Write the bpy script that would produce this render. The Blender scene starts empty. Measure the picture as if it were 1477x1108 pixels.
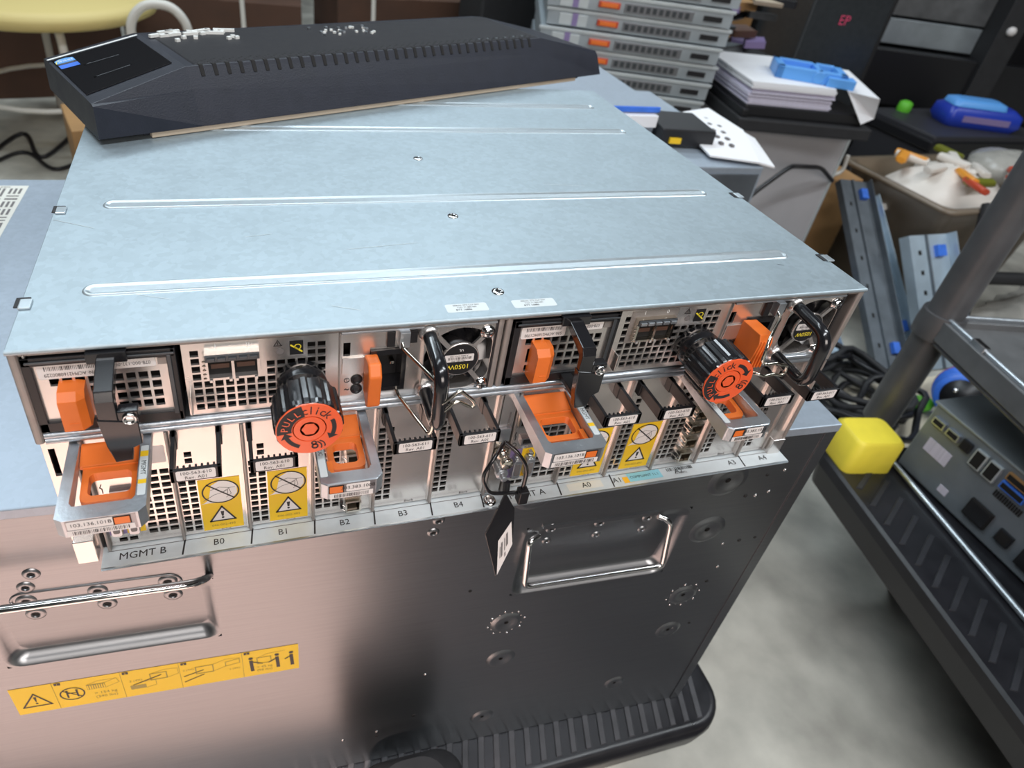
import bpy, math, random
from mathutils import Vector, Matrix
random.seed(7)
D=bpy.data; C=bpy.context.scene.collection
PI=math.pi
# ---------------------------------------------------------------- materials
MT={}
def mat(name,col,rough=.5,metal=0.,var=0.,vscale=40.,bump=0.,bscale=200.,alpha=1.,trans=0.,spec=.5,aniso=None,kind='noise',emit=None,coat=0.):
    m=D.materials.new(name); m.use_nodes=True; nt=m.node_tree; b=nt.nodes['Principled BSDF']
    c=(*col,1)
    b.inputs['Base Color'].default_value=c; b.inputs['Roughness'].default_value=rough; b.inputs['Metallic'].default_value=metal
    b.inputs['Specular IOR Level'].default_value=spec
    if coat: b.inputs['Coat Weight'].default_value=coat; b.inputs['Coat Roughness'].default_value=.15
    if alpha<1: b.inputs['Alpha'].default_value=alpha
    if trans: b.inputs['Transmission Weight'].default_value=trans
    if emit: b.inputs['Emission Color'].default_value=(*emit,1); b.inputs['Emission Strength'].default_value=1
    tc=nt.nodes.new('ShaderNodeTexCoord')
    mp=nt.nodes.new('ShaderNodeMapping'); nt.links.new(tc.outputs['Object'],mp.inputs['Vector'])
    if aniso: mp.inputs['Scale'].default_value=aniso
    if var:
        if kind=='spangle':
            n=nt.nodes.new('ShaderNodeTexVoronoi'); n.inputs['Scale'].default_value=vscale; src=n.outputs['Color']
            sep=nt.nodes.new('ShaderNodeSeparateColor'); nt.links.new(src,sep.inputs[0]); src=sep.outputs[0]
            n2=nt.nodes.new('ShaderNodeTexNoise'); n2.inputs['Scale'].default_value=vscale*.12; n2.inputs['Detail'].default_value=3; nt.links.new(mp.outputs[0],n2.inputs['Vector'])
            ad=nt.nodes.new('ShaderNodeMix'); ad.inputs[0].default_value=.6; nt.links.new(src,ad.inputs[2]); nt.links.new(n2.outputs[0],ad.inputs[3]); src=ad.outputs[0]
        else:
            n=nt.nodes.new('ShaderNodeTexNoise'); n.inputs['Scale'].default_value=vscale; n.inputs['Detail'].default_value=6; src=n.outputs[0]
        nt.links.new(mp.outputs[0],n.inputs['Vector'])
        r=nt.nodes.new('ShaderNodeMapRange'); r.inputs['From Min'].default_value=.25; r.inputs['From Max'].default_value=.75
        r.inputs['To Min'].default_value=1-var; r.inputs['To Max'].default_value=1+var; nt.links.new(src,r.inputs[0])
        mx=nt.nodes.new('ShaderNodeMix'); mx.data_type='RGBA'; mx.blend_type='MULTIPLY'; mx.inputs[0].default_value=1; mx.inputs[6].default_value=c
        nt.links.new(r.outputs[0],mx.inputs[7]); nt.links.new(mx.outputs[2],b.inputs['Base Color'])
        r2=nt.nodes.new('ShaderNodeMapRange'); r2.inputs['To Min'].default_value=max(.02,rough-var*.5); r2.inputs['To Max'].default_value=rough+var*.5
        nt.links.new(src,r2.inputs[0]); nt.links.new(r2.outputs[0],b.inputs['Roughness'])
    if bump:
        n=nt.nodes.new('ShaderNodeTexNoise'); n.inputs['Scale'].default_value=bscale; n.inputs['Detail'].default_value=4
        nt.links.new(mp.outputs[0],n.inputs['Vector'])
        bp=nt.nodes.new('ShaderNodeBump'); bp.inputs['Strength'].default_value=bump; bp.inputs['Distance'].default_value=.001
        nt.links.new(n.outputs[0],bp.inputs['Height']); nt.links.new(bp.outputs[0],b.inputs['Normal'])
    MT[name]=m; return m
mat('galv',(.40,.48,.525),.48,.62,.07,300,.05,60,kind='spangle')
mat('galv_light',(.56,.63,.67),.33,.7,.05,300)
mat('panel_steel',(.275,.29,.305),.31,.93,.06,14,aniso=(1.2,1,40))
mat('lid_steel',(.38,.44,.51),.45,.5,.05,300,kind='spangle')
mat('face_steel',(.76,.72,.69),.27,.88,.015,150)
mat('alu',(.50,.54,.58),.34,.85,.08,120,.12,700)
mat('alu_dark',(.30,.31,.33),.35,.85,.05,100)
mat('chrome',(.75,.75,.75),.12,1.)
mat('nickel',(.72,.68,.60),.16,1.)
mat('brass',(.75,.6,.38),.3,1.)
mat('black',(.012,.012,.014),.38)
mat('black_gloss',(.012,.012,.014),.18,coat=.5)
mat('black_matte',(.02,.02,.022),.65,0,.2,60)
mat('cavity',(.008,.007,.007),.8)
mat('gunmetal',(.10,.11,.12),.35,.7,.1,60)
mat('warm_tint_metal',(.34,.31,.29),.45,.5,.15,90,.2,300)  # steel; a trace of brown reflection is kept in its base colour
mat('orange',(.80,.175,.025),.42,0,.05,80)
mat('orange_red',(.90,.12,.03),.35,coat=.8)
mat('yellow',(.88,.56,.015),.5)
mat('label_white',(.80,.76,.74),.5)
mat('clear_label',(.62,.67,.68),.4)
mat('label_cream',(.72,.72,.66),.5)
mat('ink',(.02,.018,.02),.5)
mat('ink_soft',(.16,.15,.15),.5)
mat('ink_mid',(.35,.26,.05),.5)
mat('ink_yellow',(.95,.78,.05),.5)
mat('ink_orange',(.95,.5,.03),.5)
mat('ink_white',(.9,.9,.9),.5)
mat('ledge',(.62,.68,.70),.36,.1,.05,150)
mat('purple',(.25,.19,.38),.5)
mat('teal_label',(.28,.62,.72),.45)
mat('blue',(.05,.18,.72),.4,0,.15,60)
mat('blue_deep',(.02,.05,.42),.35)
mat('blue_light',(.12,.38,.85),.4)
mat('green',(.12,.5,.03),.5)
mat('case_black',(.014,.016,.026),.45,0,.15,70,.15,900,spec=.4)
mat('case_top',(.012,.011,.014),.5,.0,.1,120,.4,1500,spec=.25)
mat('tan',(.45,.37,.28),.7)
mat('foam_white',(.75,.77,.75),.7)
mat('rubber',(.020,.021,.026),.6,0,.3,35,.2,200)
mat('rubber_edge',(.014,.014,.017),.33,0,.25,40)
mat('concrete',(.44,.425,.375),.6,0,.34,11,.3,60)
mat('paper',(.82,.82,.84),.7)
mat('paper_lilac',(.62,.59,.70),.7,0,.12,400,aniso=(1,1,.02))
mat('server_metal',(.42,.47,.50),.4,.6,.12,18)
mat('server_bright',(.62,.67,.68),.4,.5,.06,30)
mat('grey_pc',(.22,.25,.28),.45,.4,.1,30)
mat('cab_grey',(.42,.41,.42),.6,0,.08,8)
mat('rail_metal',(.46,.56,.64),.4,.45,.1,25)
mat('rail_dark',(.14,.16,.18),.45,.5,.2,25)
mat('pole_grey',(.12,.12,.125),.42,.4,.2,20)
mat('shelf_grey',(.17,.175,.18),.4,.4,.3,14)
mat('bumper_yellow',(.85,.70,.06),.5,0,.08,30)
mat('cardboard',(.36,.20,.08),.75,0,.12,14)
mat('cardboard_dark',(.07,.032,.018),.8,0,.25,7)
mat('seat_yellow',(.62,.50,.20),.6)
mat('tube_white',(.62,.60,.55),.4)
mat('bin_plastic',(.22,.17,.12),.3,0,.1,8,alpha=.72)
mat('film',(.62,.62,.60),.22,0,.15,12,alpha=.62,bump=.6,bscale=25)
mat('film2',(.40,.385,.35),.28,0,.2,12,bump=.6,bscale=18)
mat('snack_white',(.75,.70,.64),.4)
mat('snack_orange',(.85,.35,.04),.4)
mat('snack_red',(.55,.07,.03),.4)
mat('snack_green',(.16,.17,.02),.4)
mat('rib_grey',(.055,.055,.06),.5,0,.3,60)
mat('wall_dark',(.05,.042,.038),.8,0,.3,1.2)
mat('wall_grey',(.10,.10,.10),.8,0,.1,1)
mat('ceiling_grey',(.09,.09,.09),.9)
mat('pcb',(.05,.09,.06),.5,0,.3,200)
mat('wood_dark',(.09,.045,.03),.6,0,.2,5)
mat('sign_pink',(.9,.10,.22),.5)
mat('cream',(.62,.56,.44),.7)
mat('red_plastic',(.30,.03,.08),.35)
mat('salmon_reflector',(.80,.61,.54),.8,0,.03,6)  # used only by the added mat that the steel panel mirrors
mat('cone_dark',(.03,.03,.035),.5)
# ---------------------------------------------------------------- mesh builder
_fc={}
def text_geo(s,size):
    k=(s,round(size,6))
    if k in _fc: return _fc[k]
    cu=D.curves.new('t','FONT'); cu.body=s; cu.size=size; cu.align_x='CENTER'; cu.align_y='CENTER'; cu.resolution_u=2
    ob=D.objects.new('t',cu); C.objects.link(ob); bpy.context.view_layer.update()
    me=D.meshes.new_from_object(ob.evaluated_get(bpy.context.evaluated_depsgraph_get()))
    v=[x.co.copy() for x in me.vertices]; f=[tuple(p.vertices) for p in me.polygons]
    D.objects.remove(ob); D.meshes.remove(me); D.curves.remove(cu)
    _fc[k]=(v,f); return v,f
def plane(o,x,y):
    x=Vector(x).normalized(); y=Vector(y).normalized(); z=x.cross(y).normalized(); y=z.cross(x)
    return Matrix(((x.x,y.x,z.x,o[0]),(x.y,y.y,z.y,o[1]),(x.z,y.z,z.z,o[2]),(0,0,0,1)))
class MB:
    def __init__(s,mat='black',M=None):
        s.v=[];s.f=[];s.m=[];s.sm=[];s.names=[];s.cur=mat;s.M=M or Matrix.Identity(4);s.pl=Matrix.Identity(4)
    def mi(s,m):
        m=m or s.cur
        if m not in s.names: s.names.append(m)
        return s.names.index(m)
    def add(s,vs,fs,m=None,smooth=False,T=None):
        b=len(s.v); T=s.M@T if T is not None else s.M; i=s.mi(m)
        s.v+= [T@Vector(p) for p in vs]
        for f in fs: s.f.append(tuple(b+k for k in f)); s.m.append(i); s.sm.append(smooth)
        return s
    def box(s,x0,x1,y0,y1,z0,z1,m=None,T=None):
        if x0>x1:x0,x1=x1,x0
        if y0>y1:y0,y1=y1,y0
        if z0>z1:z0,z1=z1,z0
        return s.add([(x,y,z) for z in (z0,z1) for y in (y0,y1) for x in (x0,x1)],[(0,2,3,1),(4,5,7,6),(0,1,5,4),(2,6,7,3),(0,4,6,2),(1,3,7,5)],m,False,T)
    def hull8(s,lo,hi,m=None,T=None):  # two quads (same winding ccw from above)
        return s.add(list(lo)+list(hi),[(3,2,1,0),(4,5,6,7),(0,1,5,4),(1,2,6,5),(2,3,7,6),(3,0,4,7)],m,False,T)
    def prism(s,poly,axis,a,b,m=None,T=None,smooth=False):
        n=len(poly)
        def P(p,t):
            return {'x':(t,p[0],p[1]),'y':(p[0],t,p[1]),'z':(p[0],p[1],t)}[axis]
        vs=[P(p,a) for p in poly]+[P(p,b) for p in poly]
        fs=[(i,(i+1)%n,n+(i+1)%n,n+i) for i in range(n)]+[tuple(range(n-1,-1,-1)),tuple(range(n,2*n))]
        return s.add(vs,fs,m,smooth,T)
    def loft(s,rings,m=None,cap0=True,cap1=True,smooth=False,T=None,closed=True):
        n=len(rings[0]); vs=[p for r in rings for p in r]; fs=[]
        for k in range(len(rings)-1):
            for i in range(n if closed else n-1):
                j=(i+1)%n; fs.append((k*n+i,k*n+j,(k+1)*n+j,(k+1)*n+i))
        s.add(vs,fs,m,smooth,T)
        if cap0: s.add(rings[0],[tuple(range(n-1,-1,-1))],m,False,T)
        if cap1: s.add(rings[-1],[tuple(range(n))],m,False,T)
        return s
    def tube(s,pts,r,m=None,n=10,T=None,cap=True,closed=False):
        P=[Vector(p) for p in pts]; N=len(P); rr=r if isinstance(r,(list,tuple)) else [r]*N
        up=None; rings=[]
        for i,p in enumerate(P):
            a=P[(i-1)%N] if (i>0 or closed) else p; b=P[(i+1)%N] if (i<N-1 or closed) else p
            t=(b-a).normalized()
            if up is None:
                up=t.orthogonal().normalized()
            up=(up-t*up.dot(t)).normalized(); w=t.cross(up)
            rings.append([tuple(p+(up*math.cos(2*PI*k/n)+w*math.sin(2*PI*k/n))*rr[i]) for k in range(n)])
        if closed: rings.append(rings[0])
        return s.loft(rings,m,cap and not closed,cap and not closed,True,T)
    def lathe(s,prof,n=32,m=None,T=None,smooth=True,segm=None):  # prof (r,z) about z
        rings=[[(r*math.cos(2*PI*k/n),r*math.sin(2*PI*k/n),z) for k in range(n)] for r,z in prof]
        return s.loft(rings,m,prof[0][0]>1e-6,prof[-1][0]>1e-6,smooth,T)
    def grid(s,xs,zs,solid,y0,y1,m=None,T=None):   # perforated plate in xz, thickness y0(front)..y1
        xs=sorted(set(round(x,7) for x in xs)); zs=sorted(set(round(z,7) for z in zs))
        nx,nz=len(xs)-1,len(zs)-1
        S=[[solid((xs[i]+xs[i+1])/2,(zs[j]+zs[j+1])/2) for j in range(nz)] for i in range(nx)]
        vs=[];fs=[]
        def q(*p): b=len(vs); vs.extend(p); fs.append((b,b+1,b+2,b+3))
        for i in range(nx):
            for j in range(nz):
                if not S[i][j]: continue
                a,b,c,d=xs[i],xs[i+1],zs[j],zs[j+1]
                q((a,y0,c),(b,y0,c),(b,y0,d),(a,y0,d)); q((a,y1,d),(b,y1,d),(b,y1,c),(a,y1,c))
                if i==0 or not S[i-1][j]: q((a,y0,d),(a,y1,d),(a,y1,c),(a,y0,c))
                if i==nx-1 or not S[i+1][j]: q((b,y0,c),(b,y1,c),(b,y1,d),(b,y0,d))
                if j==0 or not S[i][j-1]: q((a,y0,c),(a,y1,c),(b,y1,c),(b,y0,c))
                if j==nz-1 or not S[i][j+1]: q((b,y0,d),(b,y1,d),(a,y1,d),(a,y0,d))
        return s.add(vs,fs,m,False,T)
    def plate(s,x0,x1,z0,z1,holes,y0,y1,m=None,T=None):
        xs=[x0,x1]+[h[k] for h in holes for k in (0,1)]; zs=[z0,z1]+[h[k] for h in holes for k in (2,3)]
        return s.grid(xs,zs,lambda x,z:not any(h[0]<x<h[1] and h[2]<z<h[3] for h in holes),y0,y1,m,T)
    # flat drawing on the plane self.pl, level l lifts off the surface
    def poly2(s,pts,m,l=1,e=.00006): return s.add([(p[0],p[1],l*e) for p in pts],[tuple(range(len(pts)))],m,False,s.pl)
    def rect2(s,x0,x1,y0,y1,m,l=1,e=.00006): return s.poly2([(x0,y0),(x1,y0),(x1,y1),(x0,y1)],m,l,e)
    def rrect2(s,x0,x1,y0,y1,r,m,l=1,e=.00006): return s.poly2(rrect(x0,x1,y0,y1,r,3),m,l,e)
    def line2(s,p,q,w,m,l=2,e=.00006):
        p=Vector(p);q=Vector(q);d=(q-p).normalized()*w/2; n=Vector((-d.y,d.x))
        return s.poly2([p-n-d,q-n+d,q+n+d,p+n-d],m,l,e)
    def path2(s,pts,w,m,l=2,close=False,e=.00006):
        for i in range(len(pts)-(0 if close else 1)): s.line2(pts[i],pts[(i+1)%len(pts)],w,m,l,e)
        return s
    def ring2(s,cx,cy,r0,r1,m,l=2,a0=0,a1=2*PI,n=28,sx=1,e=.00006):
        for k in range(n):
            a=a0+(a1-a0)*k/n;b=a0+(a1-a0)*(k+1)/n
            s.poly2([(cx+sx*r*math.cos(t),cy+r*math.sin(t)) for r,t in ((r0,a),(r1,a),(r1,b),(r0,b))],m,l,e)
        return s
    def disk2(s,cx,cy,r,m,l=1,n=24,sx=1,e=.00006): return s.poly2([(cx+sx*r*math.cos(2*PI*k/n),cy+r*math.sin(2*PI*k/n)) for k in range(n)],m,l,e)
    def text2(s,t,x,y,size,m='ink',l=2,rot=0,sx=1,e=.00006):
        v,f=text_geo(t,size); c,sn=math.cos(rot),math.sin(rot)
        return s.add([(x+c*p.x*sx-sn*p.y,y+sn*p.x*sx+c*p.y,l*e) for p in v],f,m,False,s.pl)
    def bars2(s,x0,x1,y0,y1,n,m='ink',l=2):
        st=random.getstate(); random.seed(n*13+int(x0*1e5)); w=(x1-x0)/n
        for k in range(n): s.rect2(x0+k*w,x0+k*w+w*random.choice((.25,.45,.65)),y0,y1,m,l)
        random.setstate(st); return s
    def build(s,name,parent=None,bevel=0,seg=2,loc=None):
        o0=wloc(parent) if parent is not None else Vector(loc or (0,0,0))
        me=D.meshes.new(name); me.from_pydata([tuple(p-o0) for p in s.v],[],s.f)
        for n in s.names: me.materials.append(MT[n])
        me.polygons.foreach_set('material_index',s.m); me.polygons.foreach_set('use_smooth',s.sm); me.validate(); me.update()
        o=D.objects.new(name,me); C.objects.link(o)
        if parent is not None: o.parent=parent; WL[o]=o0
        else: o.location=o0; WL[o]=o0
        if bevel:
            b=o.modifiers.new('bevel','BEVEL'); b.width=bevel; b.segments=seg; b.limit_method='ANGLE'; b.angle_limit=.6; b.harden_normals=False
        return o
WL={}
def wloc(o): return WL[o]
def rrect(x0,x1,y0,y1,r,n=4):
    out=[]
    for cx,cy,a in ((x1-r,y0+r,-PI/2),(x1-r,y1-r,0),(x0+r,y1-r,PI/2),(x0+r,y0+r,PI)):
        for k in range(n+1): t=a+PI/2*k/n; out.append((cx+r*math.cos(t),cy+r*math.sin(t)))
    return out
def props(o,label=None,cat=None,group=None,kind=None):
    if label:o['label']=label
    if cat:o['category']=cat
    if group:o['group']=group
    if kind:o['kind']=kind
    return o
def thing(name,loc,label,cat,group=None):
    o=D.objects.new(name,None); C.objects.link(o); o.location=loc; o.empty_display_size=.05; WL[o]=Vector(loc)
    return props(o,label,cat,group)
def copy_tree(o,loc,label,parent=None):
    c=o.copy(); C.objects.link(c)
    if parent is None: c.location=loc; c['label']=label
    else: c.parent=parent
    for ch in list(o.children): copy_tree(ch,None,None,c)
    return c
RX=lambda a:Matrix.Rotation(a,4,'X'); RY=lambda a:Matrix.Rotation(a,4,'Y'); RZ=lambda a:Matrix.Rotation(a,4,'Z'); TR=lambda *p:Matrix.Translation(Vector(p))
FY=Matrix(((1,0,0,0),(0,0,-1,0),(0,1,0,0),(0,0,0,1)))  # z of a lathe -> -y (towards the viewer)
def bend(pts,r,n=5):   # round the corners of a polyline
    P=[Vector(p) for p in pts]; out=[P[0]]
    for i in range(1,len(P)-1):
        a=(P[i-1]-P[i]);b=(P[i+1]-P[i]); rr=min(r,a.length*.49,b.length*.49); A=P[i]+a.normalized()*rr;B=P[i]+b.normalized()*rr
        for k in range(n+1): t=k/n; out.append(A*(1-t)**2+P[i]*2*t*(1-t)+B*t*t)
    out.append(P[-1]); return out
H=-.1337; W=.445; DEP=.37; FLOOR=-.78

# ================================================================= STORAGE ENCLOSURE (upper)
ENC=thing('storage_enclosure',(W/2,DEP/2,H),'silver rack storage enclosure on top, its rear full of orange levers and black knobs','server enclosure')
# ---- top cover with beads, rolled front lip
t=MB('galv')
t.box(0,W,-.0015,DEP,-.0015,0)
t.box(0,.0012,.0,DEP,-.052,-.001); t.box(W-.0012,W,.0,DEP,-.052,-.001)
def bead(x0,x1,y0,y1):
    rings=[]
    for o,z in ((0,0),(.0006,.0005),(.0013,.00075),(.0022,.0004),(.0031,.0001)):
        r=(y1-y0)/2-o; rings.append([(p[0],p[1],z+.00002) for p in rrect(x0+o,x1-o,y0+o,y1-o,r*.999,8)])
    t.loft(rings,'galv_light',False,True,True)
for y in (.0415,.1315,.255,.3185): bead(.0236,.4205,y-.0055,y+.0055)
for x,y in ((.0008,.0336),(.0022,.1265),(.4435,.0345),(.4420,.1259)):
    t.box(x-.003,x+.003,y-.004,y+.004,.00002,.0007,'black_matte'); t.box(x-.001,x+.004,y-.0055,y+.002,.0001,.0012,'galv_light')
t.pl=Matrix.Identity(4)
for a_,b_ in (((.0014,.1146),(.022,.1035)),((.1345,.0160),(.1475,.0105)),((.040,.0385),(.0620,.0300)),((.405,.0300),(.4085,.0285)),((.098,.088),(.112,.0905)),((.15,.07),(.19,.074)),((.30,.15),(.33,.146))): t.line2(a_,b_,.00035,'server_bright' if a_[0]!=.405 else 'ink',2)
t.build('top_cover',ENC,.0006)
l=MB('galv'); l.tube([(0,-.0012,-.0012),(W,-.0012,-.0012)],.0013,n=10); l.build('cover_lip',ENC)
for x,y in ((.2203,.0192),(.2212,.1057),(.2218,.1967)):
    s=MB('chrome',TR(x,y,0)); s.lathe([(.0034,0),(.0034,.0004),(.0026,.0008),(.0009,.0009),(.0006,.0003)],18); s.M=TR(x,y,.0009); s.box(-.0017,.0017,-.0003,.0003,0,.0002,'ink'); s.box(-.0003,.0003,-.0017,.0017,0,.0002,'ink'); s.build('cover_screw',ENC)
for x0,x1 in ((.1888,.2105),(.2240,.2475)):
    s=MB('clear_label'); s.pl=plane(((x0+x1)/2,.0068,0),(1,0,0),(0,1,0)); w=(x1-x0)/2
    s.rrect2(-w,w,-.0036,.0036,.0012,'clear_label',1)
    s.text2('SERIAL 073 CLP 004',0,.0021,.0016,'ink_soft',3); s.text2('7101 71 886 085',0,.0002,.0015,'ink_soft',3); s.text2('RTT 16886',-.002,-.0018,.0018,'ink',3)
    s.build('clear_sticker',ENC)
# ---- body
b=MB('face_steel')
b.box(0,.0015,.004,DEP,H,-.052); b.box(W-.0015,W,.004,DEP,H,-.052); b.box(0,W,DEP-.002,DEP,H,-.001); b.box(0,W,.03,DEP,H,H+.002)
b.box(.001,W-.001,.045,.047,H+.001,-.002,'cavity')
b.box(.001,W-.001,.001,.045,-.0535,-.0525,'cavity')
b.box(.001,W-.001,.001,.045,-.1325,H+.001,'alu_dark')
# side posts (rounded channel), centre posts
for x0,x1 in ((0,.0042),(W-.0042,W)):
    b.prism(rrect(x0,x1,-.002,.012,.0018,3),'z',-.0525,-.0014,'warm_tint_metal')
b.prism(rrect(.0052,.0066,-.001,.012,.0006,2),'z',-.0495,-.0035,'face_steel')
for x in (.2145,.2190):
    b.prism(rrect(x,x+.0036,-.0012,.012,.0014,3),'z',-.0515,-.0014,'warm_tint_metal')
# upper frame strip and the two rounded bars between the rows
b.box(.0042,W-.0042,-.0006,.010,-.0040,-.0015,'warm_tint_metal')
for z in (-.0485,-.0518):
    b.tube([(.0045,-.0005,z),(W-.0045,-.0005,z)],.0017,'alu',8)
b.box(.004,W-.004,0,.02,-.0530,-.0468,'alu_dark')
b.build('chassis_body',ENC,.0003)
# corner strips of the lower row
for off,sx in ((0,1),(W,-1)):
    s=MB('face_steel'); X=lambda v:off+sx*v
    s.plate(min(X(.0015),X(.0125)),max(X(.0015),X(.0125)),H+.001,-.0535,[(min(X(.003),X(.0058)),max(X(.003),X(.0058)),-.0775,-.0595)],.002,.004)
    s.box(X(.0128),X(.0142),.0,.02,H+.001,-.0535,'warm_tint_metal')
    s.box(X(.002),X(.0118),-.0035,.004,H-.004,H+.013)
    s.build('corner_bracket',ENC,.0004)
# rails between the plug-in slots
xsl=[.0175,.054,.0885,.1225,.1565,.1905,.2245]
for off in (0,.2185):
    for x in xsl:
        r=MB('warm_tint_metal'); r.prism(rrect(x+off-.0008,x+off+.0008,-.0022,.015,.0006,2),'z',H+.001,-.0535); r.build('slot_rail',ENC)
cp=MB('face_steel'); cp.box(.2262,.2345,-.001,.004,H+.001,-.0535); cp.pl=plane((.2304,-.001,-.0860),(0,0,-1),(1,0,0))
cp.text2('inserted fully',-.012,.0015,.0026,'ink_soft',2); cp.text2('COMPLIANCE',.016,-.0015,.0024,'ink_soft',2); cp.rect2(-.002,.006,.0004,.0022,'red_plastic',1)
cp.build('centre_post',ENC,.0003)
# ledge with slot names
g=MB('ledge'); g.box(.0140,.4445,-.0115,.003,H-.0016,H+.0002); g.tube([(.0140,-.0115,H-.0008),(.4445,-.0115,H-.0008)],.0010,'galv_light',8)
g.pl=plane((0,0,H+.0002),(1,0,0),(0,1,0))
for x in (.0535,.0885,.1225,.1565,.1905,.2225,.2735,.3105,.410): g.line2((x-.0003,-.0105),(x+.0008,-.001),.0009,'ink',2)
g.line2((.0165,-.0018),(.4445,-.0018),.0004,'ink_soft',2)
for s_,x in (('MGMT B',.0335),('B0',.0715),('B1',.1055),('B2',.1395),('B3',.1735),('B4',.2075),('MGMT A',.2520),('A0',.2925),('A1',.3145),('A2',.3600),('A3',.4020),('A4',.4270)):
    g.text2(s_,x,-.0062,.0062 if len(s_)>2 else .0056,'ink',3)
g.poly2([(.2795,-.0092),(.3035,-.0092),(.3035,-.0034),(.2795,-.0034)],'label_cream',1); 
g.rect2(.3185,.3255,-.0095,-.0045,'ink_orange',2); g.rect2(.3225,.3470,-.0092,-.0022,'teal_label',3); g.text2('COMPLIANT 11.1',.3345,-.0058,.0028,'ink',5)
g.bars2(.352,.372,-.0055,-.0028,16,'ink',3); g.text2('PATENTS',.361,-.008,.0022,'ink_soft',3)
g.build('label_ledge',ENC,.0002)

def grid_holes(x0,x1,z0,z1,px,pz,w,h,skip=lambda x,z:False):
    out=[]; nx=max(1,int((x1-x0-w)/px+1.001)); nz=max(1,int((z1-z0-h)/pz+1.001))
    for i in range(nx):
        for j in range(nz):
            x=x0+i*px; z=z1-j*pz-h
            if not skip(x+w/2,z+h/2): out.append((x,x+w,z,z+h))
    return out
def screwhead(s,x,z,r,y=0):
    s.lathe([(r*1.35,0),(r*1.35,.0006),(r,.0008),(r,.0018),(r*.7,.0024),(.0001,.0025)],18,'chrome',TR(x,y,z)@FY)
    s.box(x-r*.6,x+r*.6,y-.0027,y-.0024,z-.0003,z+.0003,'ink'); s.box(x-.0003,x+.0003,y-.0027,y-.0024,z-r*.6,z+r*.6,'ink')

# ---- battery modules
for off,txt,tabl in ((0,'S/N: ACPH2160800229','left'),(.2195,'S/N: ACPH21604C1700','right')):
    X=off
    p=MB('face_steel',TR(X,0,0))
    hs=grid_holes(.0125,.0605,-.0390,-.0175,.0050,.0054,.0038,.0040,lambda x,z:(x<.029 and z<-.0225))
    hs+= [(.0145,.0180,-.0330,-.0240),(.0145,.0180,-.0390,-.0350),(.0195,.0230,-.0390,-.0350)]
    p.plate(.0078,.0618,-.0410,-.0090,hs,0,.0014)
    p.box(.0078,.0618,.008,.012,-.041,-.009,'cavity')
    # black rim
    for a in ((.0042,.0636,-.0092,-.0050),(.0042,.0636,-.0462,-.0410),(.0042,.0078,-.0462,-.005),(.0618,.0640,-.0462,-.005)):
        p.box(a[0],a[1],-.0016,.010,a[2],a[3],'black')
    p.box(.0056,.0636,-.0022,-.0016,-.0078,-.0066,'gunmetal'); p.box(.0600,.0620,-.0022,-.0016,-.0420,-.0080,'gunmetal')
    m=p.build('battery_module',ENC,.0003)
    s=MB('label_white',TR(X,0,0)); s.pl=plane((X and 0 or 0,0,0),(-1,0,0),(0,0,-1))
    s.pl=plane((.0215,-.0002,-.0135),(-1,0,0),(0,0,-1))
    s.rrect2(-.0125,.0125,-.0038,.0038,.0012,'label_white',1); s.text2(txt,0,.0016,.0026,'ink',3,sx=.82); s.bars2(-.010,.010,-.0028,-.0006,30,'ink',3)
    s.pl=plane((.0462,-.0002,-.0122),(-1,0,0),(0,0,-1)); s.rrect2(-.0092,.0092,-.0022,.0024,.0008,'label_white',1); s.text2('078-000-132-00',0,0,.0026,'ink',3,sx=.85)
    s.pl=plane((.0585,-.0002,-.0122),(1,0,0),(0,0,1)); s.rect2(-.0024,.0024,-.0018,.0018,'warm_tint_metal',2)
    props(s.build('module_sticker',m),'white serial number stickers, print upside down')
    s=MB('orange',TR(X,0,0))
    prof=[(.0005,-.0190),(-.0070,-.0195),(-.0105,-.0225),(-.0105,-.0390),(-.0080,-.0410),(.0005,-.0410)]
    sx0,sx1=(.0160,.0262)
    # tapered tab: wide at the root, chamfered edge
    r0=[(sx0,y,z) for y,z in prof]; r1=[(sx1-.003,y,z) for y,z in prof]; r2=[(sx1,y*.75,z-.0006 if z>-.03 else z+.0006) for y,z in prof]
    s.loft([r0,r1,r2],'orange'); s.box(.0185,.0225,-.0108,-.0104,-.0350,-.0345,'orange')
    props(s.build('release_tab',m,.0006),'orange plastic tab')
    a=MB('black_gloss',TR(X,0,0)); x0,x1=(.0330,.0405)
    for P,mm in (([(0,-.0045),(-.0215,-.0095),(-.0235,-.0135),(-.0235,-.0245),(-.0205,-.0245),(-.0195,-.0150),(0,-.0085)],'black_gloss'),):
        a.prism(P,'x',x0,x1,mm)
    a.box(.0290,.0450,-.004,.002,-.0085,-.0030,'black_gloss')
    low='black_gloss'
    a.prism([(x0-.0005,-.0225),(.0480,-.0255),(.0480,-.0380),(.0440,-.0400),(.0430,-.0470),(.0360,-.0475),(.0340,-.0380)],'y',-.0240,-.0195,low)
    a.prism([(.0405,-.0195),(.0485,-.0195),(.0485,-.0265),(.0405,-.0275)],'y',-.0235,-.0180,'black_gloss')
    a.lathe([(.0030,0),(.0030,.0010),(.0022,.0012),(.0016,.0006),(.0001,.0006)],16,'chrome',TR(.0450,-.0235,-.0232)@FY)
    a.box(.0365,.0430,-.0195,.001,-.0450,-.0420,'black')
    props(a.build('latch_arm',m,.0005),'black latch arm bent down over the module face')

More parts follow.
